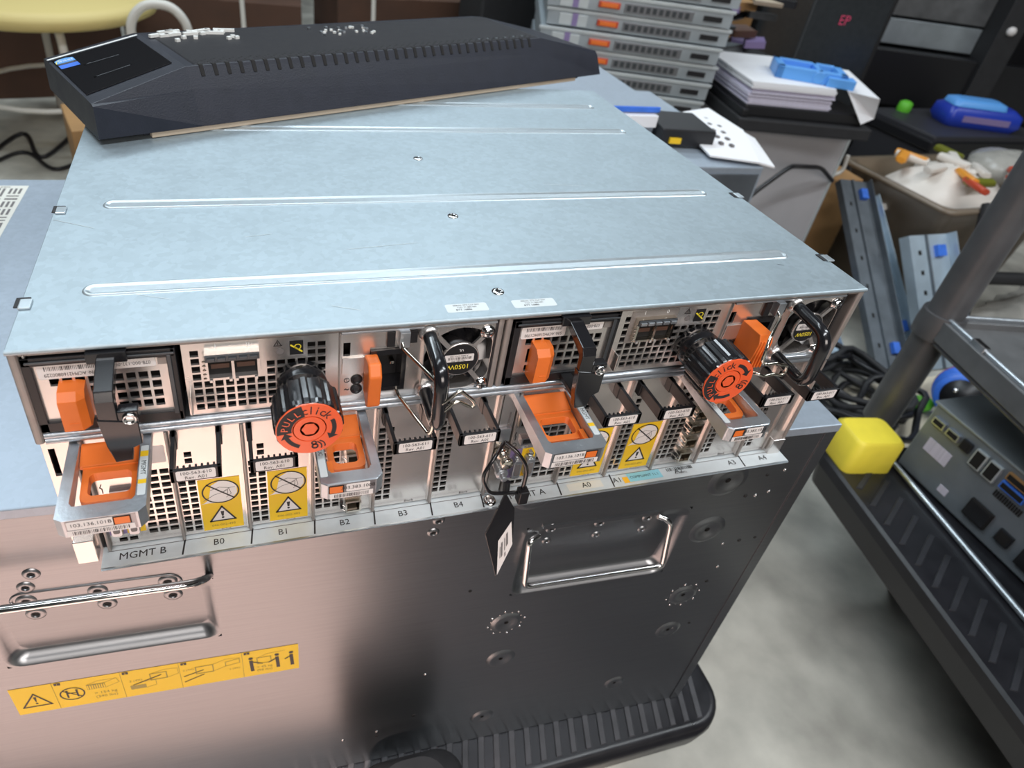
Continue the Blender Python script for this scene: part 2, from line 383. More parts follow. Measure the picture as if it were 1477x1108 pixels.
# ---- network modules with port cage and knob
def knob(parent,X,rot,face):
    T=TR(X,0,-.0295)@FY
    k=MB('black',T)
    k.lathe([(.0085,0),(.0115,.001),(.0120,.008),(.0108,.0095),(.0108,.012),(.0128,.013),(.0128,.0165),(.0135,.0175)],40,'black_gloss')
    # fluted grip
    n=96; rings=[]
    for z,k0 in ((.0172,.92),(.0180,1),(.0320,1),(.0345,.985),(.0352,.955)):
        rings.append([((.0155*k0-(.0007 if (i//3)%2 else 0))*math.cos(2*PI*i/n),(.0155*k0-(.0007 if (i//3)%2 else 0))*math.sin(2*PI*i/n),z) for i in range(n)])
    k.loft(rings,'black_gloss',True,True)
    k.build('knob_grip',parent)
    f=MB(face,T); 
    f.lathe([(.0146,.0350),(.0146,.0357),(.0075,.0357),(.0073,.0352),(.0070,.0352),(.0069,.0357),(.0042,.0357)],48,face,smooth=False)
    hexr=[(.0042*math.cos(2*PI*i/48),.0042*math.sin(2*PI*i/48)) for i in range(48)]
    def hx(i,r): 
        a=2*PI*i/48; aa=(a%(PI/3))-PI/6; return (r*math.cos(PI/6)/math.cos(aa)*math.cos(a),r*math.cos(PI/6)/math.cos(aa)*math.sin(a))
    f.loft([[(x,y,.0357) for x,y in hexr],[(*hx(i,.0036),.0357) for i in range(48)],[(*hx(i,.0035),.0335) for i in range(48)]],face,False,True)
    f.pl=TR(0,0,.0357); ink='ink'
    R=.0108
    def arc(txt,ac,size,step,m_,l=3):
        for i,ch in enumerate(txt):
            a=ac-(i-(len(txt)-1)/2)*step
            f.text2(ch,R*math.cos(a),R*math.sin(a),size,m_,l,a-PI/2)
    f.ring2(0,0,.0078,.0142,ink,1,rot+math.radians(104),rot+math.radians(188),12)
    arc('PULL',rot+math.radians(146),.0044,math.radians(18),face,8)
    arc('click',rot+math.radians(72),.0062,math.radians(14.5),ink)
    def arrow(a0,a1,ink=ink):
        f.ring2(0,0,.0098,.0118,ink,2,rot+a0,rot+a1,12); s_=1 if a1>a0 else -1
        e=rot+a1; f.poly2([(.0135*math.cos(e),.0135*math.sin(e)),(.0082*math.cos(e),.0082*math.sin(e)),(.0108*math.cos(e+s_*.28),.0108*math.sin(e+s_*.28))][::(1 if s_>0 else -1)],ink,2)
    arrow(math.radians(25),math.radians(-22)); arrow(math.radians(-115),math.radians(-158))
    a=rot+math.radians(-78); cx,cy=R*math.cos(a),R*math.sin(a)
    f.ring2(cx,cy,.0008,.0016,ink,3); f.ring2(cx+.0022*math.cos(a+PI),cy+.0022*math.sin(a+PI),.0006,.0013,ink,3)
    for q in (.16,.30): 
        b=a+q+.05; f.ring2(R*math.cos(b)-.0025*math.cos(b+PI/2),R*math.sin(b)-.0025*math.sin(b+PI/2),.0028,.0034,ink,3,b+PI/2-.8,b+PI/2+.8,8)
    return props(f.build('knob_cap',parent),'orange disc cap with PULL, click and arrows')
for off,rot,face in ((0,0,'orange_red'),(.2185,math.radians(52),'orange_red')):
    p=MB('face_steel',TR(off,0,0))
    def skip(x,z): return (.0715<x<.1035 and z>-.0262) or (.1035<x<.1125 and z>-.0150) or (.1125<x<.1188 and z>-.0150)
    hs=grid_holes(.0695,.1330,-.0455,-.0085,.00468,.00445,.0036,.0035,skip)
    p.plate(.0662,.1355,-.0462,-.0046,hs,0,.0014)
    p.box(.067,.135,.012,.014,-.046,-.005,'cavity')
    p.box(.1355,.1362,-.001,.01,-.046,-.0045,'warm_tint_metal')
    p.pl=plane((0,0,0),(1,0,0),(0,0,1))
    if off: p.rect2(.0725,.1015,-.0262,-.0052,'warm_tint_metal',1)
    p.text2('1',.0805,-.0068,.0034,'ink_white',3); p.text2('0',.0945,-.0068,.0034,'ink_white',3)
    p.path2([(.1058,-.0092),(.1092,-.0092),(.1075,-.0062)],.0004,'ink',3,True); p.line2((.1075,-.0086),(.1075,-.0074),.0004,'ink',3); p.disk2(.1085,-.0125,.0017,'ink_soft',2)
    p.rect2(.1128,.1190,-.0150,-.0070,'black',2); p.line2((.1135,-.0095),(.1183,-.0133),.0008,'ink_yellow',3); p.ring2(.1165,-.0105,.0012,.0016,'ink_yellow',3)
    p.box(.0675,.0682,-.006,0,-.041,-.030,'face_steel')
    m=p.build('network_module',ENC,.0002)
    c=MB('nickel' if off else 'face_steel',TR(off,0,0))
    c.plate(.0756,.0992,-.0232,-.0092,[(.0768,.0868,-.0222,-.0128),(.0880,.0980,-.0222,-.0128)],-.0035,.010)
    c.box(.0768,.0980,-.0006,.0095,-.0222,-.0128,'cavity')
    for x in (.0768,.0880):
        c.box(x+.001,x+.009,-.0012,-.0006,-.0185,-.0160,'wood_dark'); c.box(x,x+.010,.001,.009,-.0222,-.0212,'black')
        c.box(x,x+.0015,-.0048,-.0035,-.0238,-.0222,'face_steel'); c.box(x+.0085,x+.010,-.0048,-.0035,-.0238,-.0222,'face_steel')
    for i in range(5): c.box(.0765+i*.0046,.0800+i*.0046,-.0052,-.0030,-.0118,-.0100,'gunmetal' if not off else 'alu')
    c.box(.0757,.0991,-.0042,-.0030,-.0126,-.0092,'gunmetal')
    for i in range(5): c.tube([(.0756,-.0036,-.0120-.0024*i),(.0746,-.0030,-.0128-.0024*i)],.0005,'nickel',6)
    props(c.build('port_cage',m,.0002),'metal cage with two small network ports')
    knob(m,.1175+off,rot,face)

# ---- power supplies
for off in (0,.2190):
    TT=TR(off,0,0)
    p=MB('face_steel',TT)
    fx,fz,fr=.1972,-.0268,.0196
    hs=[(.1378,.1412,-.0195,-.0115),(.1508,.1690,-.0425,-.0165),(.1375,.1760,-.0092,-.0062)]
    p.plate(.1365,.1768,-.0462,-.0046,[(.1378,.1412,-.0195,-.0115),(.1508,.1690,-.0425,-.0165)],.001,.0025)
    # fan plate: square with round opening
    n=48; sq=[];ci=[]
    x0,x1,z0,z1=.1768,.2138,-.0462,-.0046
    for i in range(n):
        a=2*PI*i/n; c_,s_=math.cos(a),math.sin(a)
        tt=min(((x1-fx) if c_>0 else (fx-x0))/max(abs(c_),1e-9),((z1-fz) if s_>0 else (fz-z0))/max(abs(s_),1e-9))
        sq.append((fx+c_*tt,s_*tt+fz)); rr=min(fr,tt*.985); ci.append((fx+c_*rr,fz+s_*rr))
    p.loft([[(x,0,z) for x,z in sq][::-1],[(x,0,z) for x,z in ci][::-1],[(x,.012,z) for x,z in ci][::-1]],'face_steel',False,False)
    p.box(.177,.2135,.016,.018,-.046,-.005,'cavity'); p.box(.138,.172,.012,.014,-.045,-.006,'cavity')
    p.prism(rrect(.2138,.2150,-.001,.012,.0004,2),'z',-.0475,-.0035,'black')
    p.box(.1768,.1776,-.0016,.006,-.0462,-.0046,'face_steel')
    p.box(.1365,.2140,-.0012,.003,-.0052,-.0040,'alu'); p.box(.1365,.2140,-.0012,.003,-.0474,-.0462,'alu')
    p.box(.1372,.1500,-.0003,.001,-.0300,-.0200,'face_steel')
    for z in (-.0345,-.0405):
        p.lathe([(.0030,0),(.0030,.0006),(.0022,.0009),(.0018,.0002),(.0001,.0002)],18,'black',TR(.1446,.001,z)@FY); p.ring2
    p.pl=plane((0,.0009,0),(1,0,0),(0,0,1)); p.ring2(.1398,-.0345,.0011,.0014,'ink',2); p.line2((.1398,-.0352),(.1398,-.0338),.0003,'ink',2); p.path2([(.1388,-.0405),(.1394,-.0401),(.1402,-.0408),(.1408,-.0404)],.0004,'ink',2)
    # tab bracket above socket
    p.box(.1640,.1690,-.0040,.001,-.0135,-.0048,'alu'); p.box(.1585,.1625,-.0008,.001,-.0150,-.0060,'black'); p.box(.1700,.1735,-.0008,.001,-.0135,-.0060,'black')
    m=p.build('power_supply',ENC,.0002)
    s=MB('black',TT); s.plate(.1510,.1688,-.0423,-.0167,[(.1535,.1665,-.0400,-.0195)],-.0006,.012,'black_gloss'); s.box(.1512,.1686,.010,.012,-.042,-.017,'black')
    for x,z in ((.1565,-.0205),(.1565,-.0330),(.1625,-.0268)): s.box(x-.0012,x+.0012,.002,.010,z-.0009,z+.0009,'nickel')
    s.build('power_socket',m,.0004)
    # fan
    s=MB('black_gloss',TT); 
    for k in range(7):
        a=2*PI*k/7+.3; vs=[]
        for j in range(5):
            r=.0085+.0105*j/4
            for da,y in ((0,.0045),(.36,.0070),(.72,.0105)): vs.append((fx+r*math.cos(a+da+.10*j),y,fz+r*math.sin(a+da+.10*j)))
        fs=[(j*3+i,j*3+i+1,j*3+i+4,j*3+i+3) for j in range(4) for i in range(2)]
        s.add(vs,fs,'black_gloss',True); s.add([(x,y+.0006,z) for x,y,z in vs],[f[::-1] for f in fs],'black_gloss',True)
    s.lathe([(.0088,-.011),(.0088,-.003),(.0001,-.003)],32,'black',TR(fx,0,fz)@FY)
    s.build('fan_rotor',m)
    s=MB('face_steel',TT)
    for a in (50,130,232,308):
        a=math.radians(a); c_,q_=math.cos(a),math.sin(a); wv=.0012
        s.hull8([(fx+c_*.0085+q_*wv,.0012,fz+q_*.0085-c_*wv),(fx+c_*.0215+q_*wv,.0012,fz+q_*.0215-c_*wv),(fx+c_*.0215-q_*wv,.0012,fz+q_*.0215+c_*wv),(fx+c_*.0085-q_*wv,.0012,fz+q_*.0085+c_*wv)],
                [(fx+c_*.0085+q_*wv,-.0002,fz+q_*.0085-c_*wv),(fx+c_*.0215+q_*wv,-.0002,fz+q_*.0215-c_*wv),(fx+c_*.0215-q_*wv,-.0002,fz+q_*.0215+c_*wv),(fx+c_*.0085-q_*wv,-.0002,fz+q_*.0085+c_*wv)],'face_steel')
    s.lathe([(.0102,-.0012),(.0102,.0002),(.0098,.0004),(.0001,.0004)],40,'face_steel',TR(fx,0,fz)@FY)
    s.pl=plane((fx,-.0004,fz),(-1,0,0),(0,0,-1)); s.disk2(0,0,.0096,'black',1,40)
    s.rrect2(-.0072,.0084,-.0034,.0012,.0006,'label_white',2); s.text2('A-0890 C77-13D',.0008,-.0026,.0014,'ink',4); s.bars2(-.0058,.0066,-.0018,-.0002,24,'ink',4); s.text2('TA0-ABC-990',.0008,.0006,.0013,'ink',4)
    s.text2('1050W',.0006,.0044,.0042,'ink_yellow',3,sx=.95); s.text2('UL',0,-.0060,.0020,'ink_white',3)
    props(s.build('fan_guard',m),'four-armed metal fan guard with black 1050W disc')
    s=MB('black',TT); P=bend([(.1790,0,-.0085),(.1780,-.0300,-.0105),(.1785,-.0310,-.0440),(.1800,0,-.0440)],.009,6)
    s.tube(P,.0036,'black_gloss',14); 
    for z,x in ((-.0085,.1790),(-.0440,.1800)): s.lathe([(.0052,0),(.0052,.0012),(.0042,.0030),(.0038,.0034)],20,'face_steel',TR(x,0,z)@FY)
    props(s.build('pull_handle',m),'black rubber-coated loop handle')
    s=MB('orange',TT)
    if off==0: s.prism([(0,-.0185),(-.0100,-.0170),(-.0135,-.0230),(-.0120,-.0420),(-.0085,-.0450),(0,-.0400)],'x',.1478,.1542,'orange')
    else:
        s.prism([(0,-.0170),(-.0155,-.0165),(-.0175,-.0215),(-.0160,-.0395),(0,-.0380)],'x',.1470,.1560,'orange')
        for i in range(4): s.box(.1478+i*.0021,.1487+i*.0021,-.0180,-.0165,-.0385,-.0200,'orange')
    props(s.build('release_tab',m,.0009),'orange plastic tab')
    s=MB('nickel',TT)
    if off==0:
        P=[(.1652,-.004,-.0105),(.1650,-.0060,-.0120),(.1765,-.0290,-.0160),(.1772,-.0310,-.0180),(.1768,-.0325,-.0240),(.1776,-.0330,-.0258),(.1800,-.0335,-.0240),(.1858,-.0330,-.0190),(.1872,-.0330,-.0193),(.1935,-.0330,-.0255),(.1950,-.0330,-.0285),(.1935,-.0330,-.0300),(.1862,-.0330,-.0250),(.1835,-.0330,-.0262),(.1805,-.0330,-.0300),(.1778,-.0325,-.0320),(.1765,-.0320,-.0350),(.1758,-.0300,-.0460),(.1750,-.0290,-.0480),(.1655,-.0035,-.0440),(.1652,.001,-.0435)]
    else:
        P=[(.1652,-.004,-.0105),(.1640,-.0080,-.0115),(.1450,-.0240,-.0120),(.1425,-.0270,-.0160),(.1425,-.0280,-.0250),(.1455,-.0285,-.0270),(.1530,-.0285,-.0265),(.1560,-.0285,-.0285),(.1610,-.0285,-.0290),(.1620,-.0285,-.0340),(.1600,-.0290,-.0360),(.1540,-.0285,-.0345),(.1480,-.0285,-.0355),(.1430,-.0285,-.0330),(.1420,-.0200,-.0380),(.1500,-.0060,-.0430),(.1652,.001,-.0440)]
    s.tube(bend(P,.0018,3),.00095,'nickel',8)
    props(s.build('retaining_clip',m),'bent bright wire clip across the socket')
    for x,z in ((.2098,-.0105),(.2105,-.0438)):
        q=MB('chrome',TT); screwhead(q,x,z,.0028,-.0002); q.build('thumb_screw',m)

# ---- latch frame (aluminium loop with orange lever)
def latch(parent,x0,x1,txt,flip,side):
    zt=-.0545; yb=-.047; n='alu'
    s=MB('alu')
    o=[(x0,.001),(x0,yb+.002),(x0+.003,yb),(x1-.003,yb),(x1,yb+.003),(x1,.001)]
    bw=.0046; i_=[(x0+bw,.001),(x0+bw,yb+.0095),(x0+bw+.0012,yb+.0075),(x1-bw-.0012,yb+.0075),(x1-bw,yb+.0095),(x1-bw,.001)]
    top=[(x,y,zt) for x,y in o]; topi=[(x,y,zt) for x,y in i_]; hz=lambda y:-.0045-.0055*min(1,-y/.045)
    bo=[(x,y,zt+hz(y)) for x,y in o]; bi=[(x,y,zt+hz(y)) for x,y in i_]
    N=6
    vs=top+topi+bo+bi; fs=[]
    for k in range(5):
        fs+= [(k,k+1,N+k+1,N+k),(2*N+k+1,2*N+k,3*N+k,3*N+k+1),(k+1,k,2*N+k,2*N+k+1),(N+k,N+k+1,3*N+k+1,3*N+k)]
    fs+= [(0,N,3*N,2*N),(5,2*N+5,3*N+5,N+5)]
    s.add(vs,[f[::-1] for f in fs],'alu')
    # front face stickers
    s.pl=plane(((x0+x1)/2,yb,zt-.005),(1,0,0),(0,0,1)); w=(x1-x0)/2; a=-1 if flip else 1
    s.rect2(-w+.004,w-.004,-.0046,.0046,'alu_dark',1)
    lx0,lx1=(-w+.0045,w-.0125) if not flip else (-w+.0115,w-.0065)
    s.rrect2(lx0,lx1,-.0008,.0042,.0006,'label_white',3); s.text2(txt,(lx0+lx1)/2,.0018,.0029,'ink',5)
    ox=(w-.0095) if not flip else (-w+.0070)
    s.rect2(ox-.0035,ox+.0035,-.0010,.0040,'cavity',3); s.rect2(ox-.0030,ox+.0030,-.0008,.0034,'orange',4)
    s.rect2(-w+.004,w-.005,-.0046,-.0012,'label_white',3); s.bars2(-w+.006,w-.007,-.0040,-.0018,34,'ink',5)
    if side:  # label strip along the right bar
        s.pl=plane((x1-bw/2,-.022,zt),(0,-1,0),(1,0,0)); s.rrect2(-.014,.016,-.0017,.0017,.0005,'clear_label',2)
        s.rect2(-.0105,-.0070,-.0017,.0017,'yellow',3); s.rect2(.0070,.0095,-.0017,.0017,'yellow',3); s.text2('MGMT',0,0,.0030,'ink',4)
    else:
        s.pl=plane((x0+bw/2,-.028,zt),(0,-1,0),(1,0,0)); s.rrect2(-.006,.014,-.0017,.0017,.0005,'clear_label',2); s.text2('SLIC',-.002,0,.0028,'ink',4)
    s.build('latch_frame',parent,.0006)
    v=MB('orange'); a0,a1=x0+bw+.0002,x1-bw-.0002; z=zt
    v.hull8([(a0,-.001,z-.0030),(a1,-.001,z-.0030),(a1,-.0125,z-.0065),(a0,-.0125,z-.0065)][::-1],[(a0,-.001,z-.0012),(a1,-.001,z-.0012),(a1,-.0125,z-.0045),(a0,-.0125,z-.0045)][::-1])
    # loop: tilted ring
    def zz(y): return z-.0050-.10*(-y-.012)
    oo=rrect(a0+.0015,a1-.0002,-.0320,-.0110,.0035,4); ii=rrect(a0+.0045,a1-.0032,-.0285,-.0165,.0025,4); n=len(oo); vs=[];fs=[]
    for P,dz in ((oo,0),(ii,0),(oo,-.0050),(ii,-.0050)): vs+=[(x,y,zz(y)+dz) for x,y in P]
    for k in range(n):
        j=(k+1)%n; fs+=[(k,j,n+j,n+k),(2*n+j,2*n+k,3*n+k,3*n+j),(j,k,2*n+k,2*n+j),(n+k,n+j,3*n+j,3*n+k)]
    v.add(vs,fs,'orange')
    v.box(a0+.0012,a1-.0004,-.0135,-.0112,z-.0120,z-.0045)
    v.box(a1-.0030,a1-.0001,-.0385,-.028,z-.0070,z-.0045) if not flip else v.box(a0+.0001,a0+.003,-.0385,-.028,z-.0070,z-.0045)
    v.box(a1-.0095,a1-.0030,-.0138,-.0134,z-.0078,z-.0072,'ink')
    v.build('latch_lever',parent,.0007)
    
# ---- management modules
for off,txt in ((0,'103.136.101B'),(.2185,'103.136.101B')):
    TT=TR(off,0,0); p=MB('face_steel',TT)
    hs=grid_holes(.0375,.0530,-.1290,-.0800,.0052,.0048,.0042,.0034)+grid_holes(.0225,.0360,-.1318,-.1270,.0050,.0048,.0040,.0030)+[(.0205,.0330,-.0800,-.0640),(.0245,.0350,-.0945,-.0900)]
    p.plate(.0184,.0532,H+.0012,-.0535,hs,.0010,.0024); p.box(.0186,.053,.014,.016,H+.001,-.0535,'cavity')
    p.pl=plane((0,.0010,0),(1,0,0),(0,0,1))
    p.rect2(.0188,.0272,-.1240,-.1000,'purple',1); p.rect2(.0272,.0362,-.1240,-.1000,'yellow',1)
    p.path2([(.0208,-.0860),(.0200,-.0880),(.0208,-.0890),(.0208,-.0920)],.0005,'ink',2); p.ring2(.0207,-.0960,.0013,.0016,'ink',2)
    p.rrect2(.0385,.0520,-.0755,-.0640,.001,'label_white',1); p.text2('1',.0205,-.0815,.003,'ink_soft',2)
    m=p.build('management_module',ENC,.0002)
    s=MB('black',TT); s.plate(.0203,.0332,-.0802,-.0638,[(.0215,.0320,-.0790,-.0665)],-.0012,.010,'nickel'); s.box(.0213,.0322,.008,.010,-.0792,-.0660,'cavity')
    for i in range(6): s.box(.0223+i*.0016,.0229+i*.0016,.001,.008,-.0670,-.0655,'brass')
    s.box(.0207,.0222,-.0016,-.001,-.0655,-.0640,'green')
    s.build('ethernet_port',m,.0002)
    s=MB('alu_dark',TT); s.plate(.0240,.0355,-.0950,-.0895,[(.0250,.0345,-.0940,-.0905)],-.0012,.008); s.box(.0250,.0345,.006,.008,-.094,-.0905,'cavity'); s.build('display_port',m,.0003)
    for i,x in enumerate((.0236,.0318)):
        s=MB('alu',TT); s.prism(rrect(x-.0026,x+.0026,-.1195,-.1045,.0016,3),'y',-.0045,.001,'alu'); s.prism(rrect(x-.0016,x+.0016,-.1170,-.1070,.001,3),'y',-.0048,-.0043,'ink_soft')
        for z in (-.1215,-.1025): s.lathe([(.0020,0),(.0020,.0030),(.0009,.0032)],6,'nickel',TR(x,.001,z)@FY,False)
        s.build('serial_port',m,.0003)
    latch(m,.0132+off,.0480+off,txt,False,True)

# ---- input-output modules
def warn_label(par,X,zc,pale=False):
    s=MB('yellow'); s.pl=plane((X,.0009,zc),(1,0,0),(0,0,1)); w,h=.0103,.0198
    s.rect2(-w,w,-h,h,'yellow',1)
    s.poly2([(-w,.0015),(-w+.002,.0022),(-.006,.0045),(-.004,.0150),(0,.0178),(.005,.0170),(.0085,.013),(.0085,.0075),(.005,.0025),(0,.0012),(-.006,.0018)][::-1][::-1],'label_white',2)
    s.ring2(.0004,.0098,.0080,.0087,'ink',4,sx=1.08,n=32); s.line2((-.0060,.0158),(.0068,.0040),.0008,'ink',4)
    s.path2([(-.0085,.0040),(-.003,.0078),(.001,.0090),(.005,.0120),(.0075,.0122)],.0003,'ink_soft',3); s.path2([(-.0045,.0115),(.000,.0132),(.0045,.0120),(.0055,.0075),(.003,.0050)],.0003,'ink_soft',3); s.path2([(.001,.009),(.004,.0105),(.0035,.0065)],.0003,'ink_soft',3)
    T3=[(-.0064,-.0128),(.0064,-.0128),(0,-.0018)]
    s.poly2(T3,'label_white',2); s.path2(T3,.0009,'ink',4,True); s.poly2([(-.0005,-.0092),(.0005,-.0092),(.0009,-.0055),(-.0009,-.0055)],'ink',4); s.disk2(0,-.0105,.0007,'ink',4)
    s.text2('046-002-493',0,-.0165,.0024,'ink_mid',3)
    props(s.build('warning_label',par),'yellow do-not-touch warning sticker')
def io_handle(par,X,txt):
    s=MB('black'); z0,z1=-.0625,-.0550; yb=-.0262; w=.0221
    s.box(X,X+.0019,yb,.001,z0,z1); s.box(X+w-.0019,X+w,yb,.001,z0,z1); s.box(X,X+w,yb,yb+.0018,z0,z1)
    for i in range(7): s.box(X+.0030+i*.0026,X+.0040+i*.0026,yb+.0015,yb+.0034,z0+.001,z1)
    s.box(X-.0006,X+.0022,-.004,.001,z0-.001,z1); s.box(X+w-.0022,X+w+.0006,-.004,.001,z0-.001,z1)
    s.pl=plane((X+w/2,yb,(z0+z1)/2+.0002),(1,0,0),(0,0,1)); s.rrect2(-.0085,.0085,-.0030,.0032,.0009,'label_white',2)
    s.text2(txt,0,.0014,.0027,'ink',4); s.text2('Rev. A01',0,-.0014,.0027,'ink',4)
    props(s.build('pull_handle',par,.0003),'black U-shaped pull handle with white part number sticker')
for k,(x0,nm,part) in enumerate(((.0542,'B0','100-563-610'),(.0888,'B1','100-563-610'),(.1228,'B2',''),(.1568,'B3','100-563-611'),(.1908,'B4','100-563-611'),(.2732,'A0','100-563-610'),(.3078,'A1','100-563-610'),(.3418,'A2',''),(.3758,'A3','100-563-611'),(.4098,'A4','100-563-611'))):
    x1=x0+.0334; p=MB('face_steel'); kind=nm[1]
    ncol=3 if kind in '2' else 2
    hs=grid_holes(x0+.0012,x0+.0012+.0050*ncol,-.1310,-.0820 if kind in '01' else -.0700,.0047,.00445,.0036,.0034)
    if kind in '01': hs+= [(x0+.0060,x0+.0095,-.0740,-.0705),(x0+.0060,x0+.0095,-.0785,-.0750)]
    if kind=='2': hs+= [(x0+.0020,x0+.0065,-.0670,-.0640)]+[(x0+.0180,x0+.0260,-.1290+i*.0125,-.1210+i*.0125) for i in range(5)]
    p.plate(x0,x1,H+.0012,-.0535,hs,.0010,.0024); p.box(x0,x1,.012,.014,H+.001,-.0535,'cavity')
    p.box(x1-.0012,x1,-.0004,.010,H+.001,-.0535,'face_steel')
    p.pl=plane((x0+.0215,.001,-.1312),(1,0,0),(0,0,1)); p.text2('Blank' if kind in '34' else 'BK-2',0,0,.0026,'ink_soft',2)
    m=p.build('input_output_module',ENC,.0002)
    if kind in '01': warn_label(m,x0+.0205,-.1115)
    if kind!='2': io_handle(m,x0+.0022,part)
    else:
        for i in range(5):
            z=-.1285+i*.0125; s=MB('nickel'); s.plate(x0+.0175,x0+.0265,z-.0008,z+.0082,[(x0+.0185,x0+.0255,z+.0004,z+.0070)],-.0030,.010,'nickel' ); s.box(x0+.018,x0+.026,.007,.010,z,z+.0075,'cavity'); s.box(x0+.0190,x0+.0250,.0005,.007,z+.0026,z+.0042,'warm_tint_metal')
            for dz in (.001,.0045): s.tube([(x0+.0172,-.0026,z+dz),(x0+.0160,-.0020,z+dz+.0008)],.0005,'chrome',6); s.box(x0+.0150,x0+.0165,-.0012,.001,z+dz,z+dz+.0016,'label_white' if i%2 else 'black')
            s.build('network_port',m,.0002)
        latch(m,x0-.0020,x0+.0270,'303.383.103B' if nm=='A2' else '303.383.100B',True,False)

# ================================================================= HANGING TAG
t=thing('hanging_tag',(.2303,-.014,-.112),'black plastic tag with white barcode sticker dangling over the dark panel on a zip tie','tag')
s=MB('black_gloss'); a=Vector((.2300,-.0160,-.1190))
# thin blade twisted, hanging
q0=[(.2285,-.0120,-.1180),(.2330,-.0165,-.1180)]; 
def blade(P,m,th,lift=0):
    P=[Vector(p) for p in P]; n=(P[1]-P[0]).cross(P[-1]-P[0]).normalized()
    if n.y>0: n=-n
    return [tuple(p+n*lift) for p in P],[tuple(p+n*(lift-th)) for p in P]
top,bot=blade([(.2325,-.0140,-.1190),(.2240,-.0160,-.1530),(.2340,-.0230,-.1890),(.2420,-.0200,-.1600),(.2400,-.0160,-.1330)],'black',.0012)
def slab(mb,top,bot,m):
    n=len(top); mb.add(list(top)+list(bot),[tuple(range(n)),tuple(range(2*n-1,n-1,-1))]+[(i,n+i,n+(i+1)%n,(i+1)%n) for i in range(n)],m)
slab(s,top,bot,'black_gloss')
s.tube([(.2325,-.0140,-.1190),(.2330,-.0120,-.1120)],.0022,'black',8)
s.build('tag_plate',t,.0003)
s=MB('label_white'); P=[Vector(p) for p in top]; tv=(P[2]-P[3])
A=P[0]+(P[3]-P[0])*.55+(P[1]-P[0])*.10; 
o=P[1]*.45+P[3]*.55
c1=P[4]*.60+P[1]*.40+ (P[0]-P[4])*.05; lift=Vector(blade([tuple(p) for p in P],'',.001,.0002)[0][0])-P[0]
quad=[P[1]*.50+P[2]*.06+P[3]*.44, P[2]*.93+P[3]*.07, P[3]*.96+P[2]*.04, P[4]*.62+P[3]*.28+P[1]*.10]
quad=[q+lift*1.5 for q in quad]; s.add([tuple(q) for q in quad],[(0,1,2,3)],'label_white'); 
def lerp4(u,v,l=2.5): return (quad[3]*(1-u)+quad[0]*u)*(1-v)+(quad[2]*(1-u)+quad[1]*u)*v+lift*l
for v0,v1,u0,u1 in ((.15,.6,.28,.40),(.2,.62,.48,.53),(.20,.65,.66,.76),(.25,.6,.82,.86),(.72,.85,.45,.52)):
    s.add([tuple(lerp4(*p)) for p in ((u0,v0),(u1,v0),(u1,v1),(u0,v1))],[(0,1,2,3)],'ink_soft')
props(s.build('tag_sticker',t),'white barcode sticker')
t=thing('zip_tie',(.232,-.005,-.10),'black looped zip tie hanging from the centre post, holding the black tag','cable tie')
s=MB('black_gloss'); 
s.tube(bend([(.2290,-.0060,-.0850),(.2200,-.0160,-.0850),(.2130,-.0180,-.0980),(.2200,-.0180,-.1130),(.2310,-.0160,-.1170),(.2400,-.0160,-.1185)],.006,5),.0011,n=8)
s.tube(bend([(.2290,-.0060,-.0850),(.2350,-.0110,-.0880),(.2420,-.0160,-.0980),(.2420,-.0160,-.1150)],.006,5),.0013,n=8); s.build('tie_strap',t)
s=MB('black'); s.box(.2390,.2450,-.0200,-.0140,-.1250,-.1150); s.build('tie_head',t,.0006)
t=MB('nickel'); t.box(.2262,.2335,-.0030,-.001,-.0880,-.0780,'alu'); 
t.lathe([(.0042,0),(.0042,.004),(.0036,.006),(.0030,.006),(.0030,.009),(.0036,.010),(.0036,.013),(.0001,.0135)],20,'nickel',TR(.2300,-.0008,-.0960)@FY)
t.lathe([(.0030,0),(.0030,.005),(.0038,.006),(.0038,.009),(.0020,.0095),(.0020,.013),(.0001,.013)],20,'alu',TR(.2300,-.0008,-.1080)@FY)
t.lathe([(.0042,0),(.0042,.001),(.0030,.0022),(.0001,.0024)],20,'chrome',TR(.2270,-.007,H+.0002))
props(t.build('post_fastener',ENC,.0003),'bright screw fasteners on the centre post')

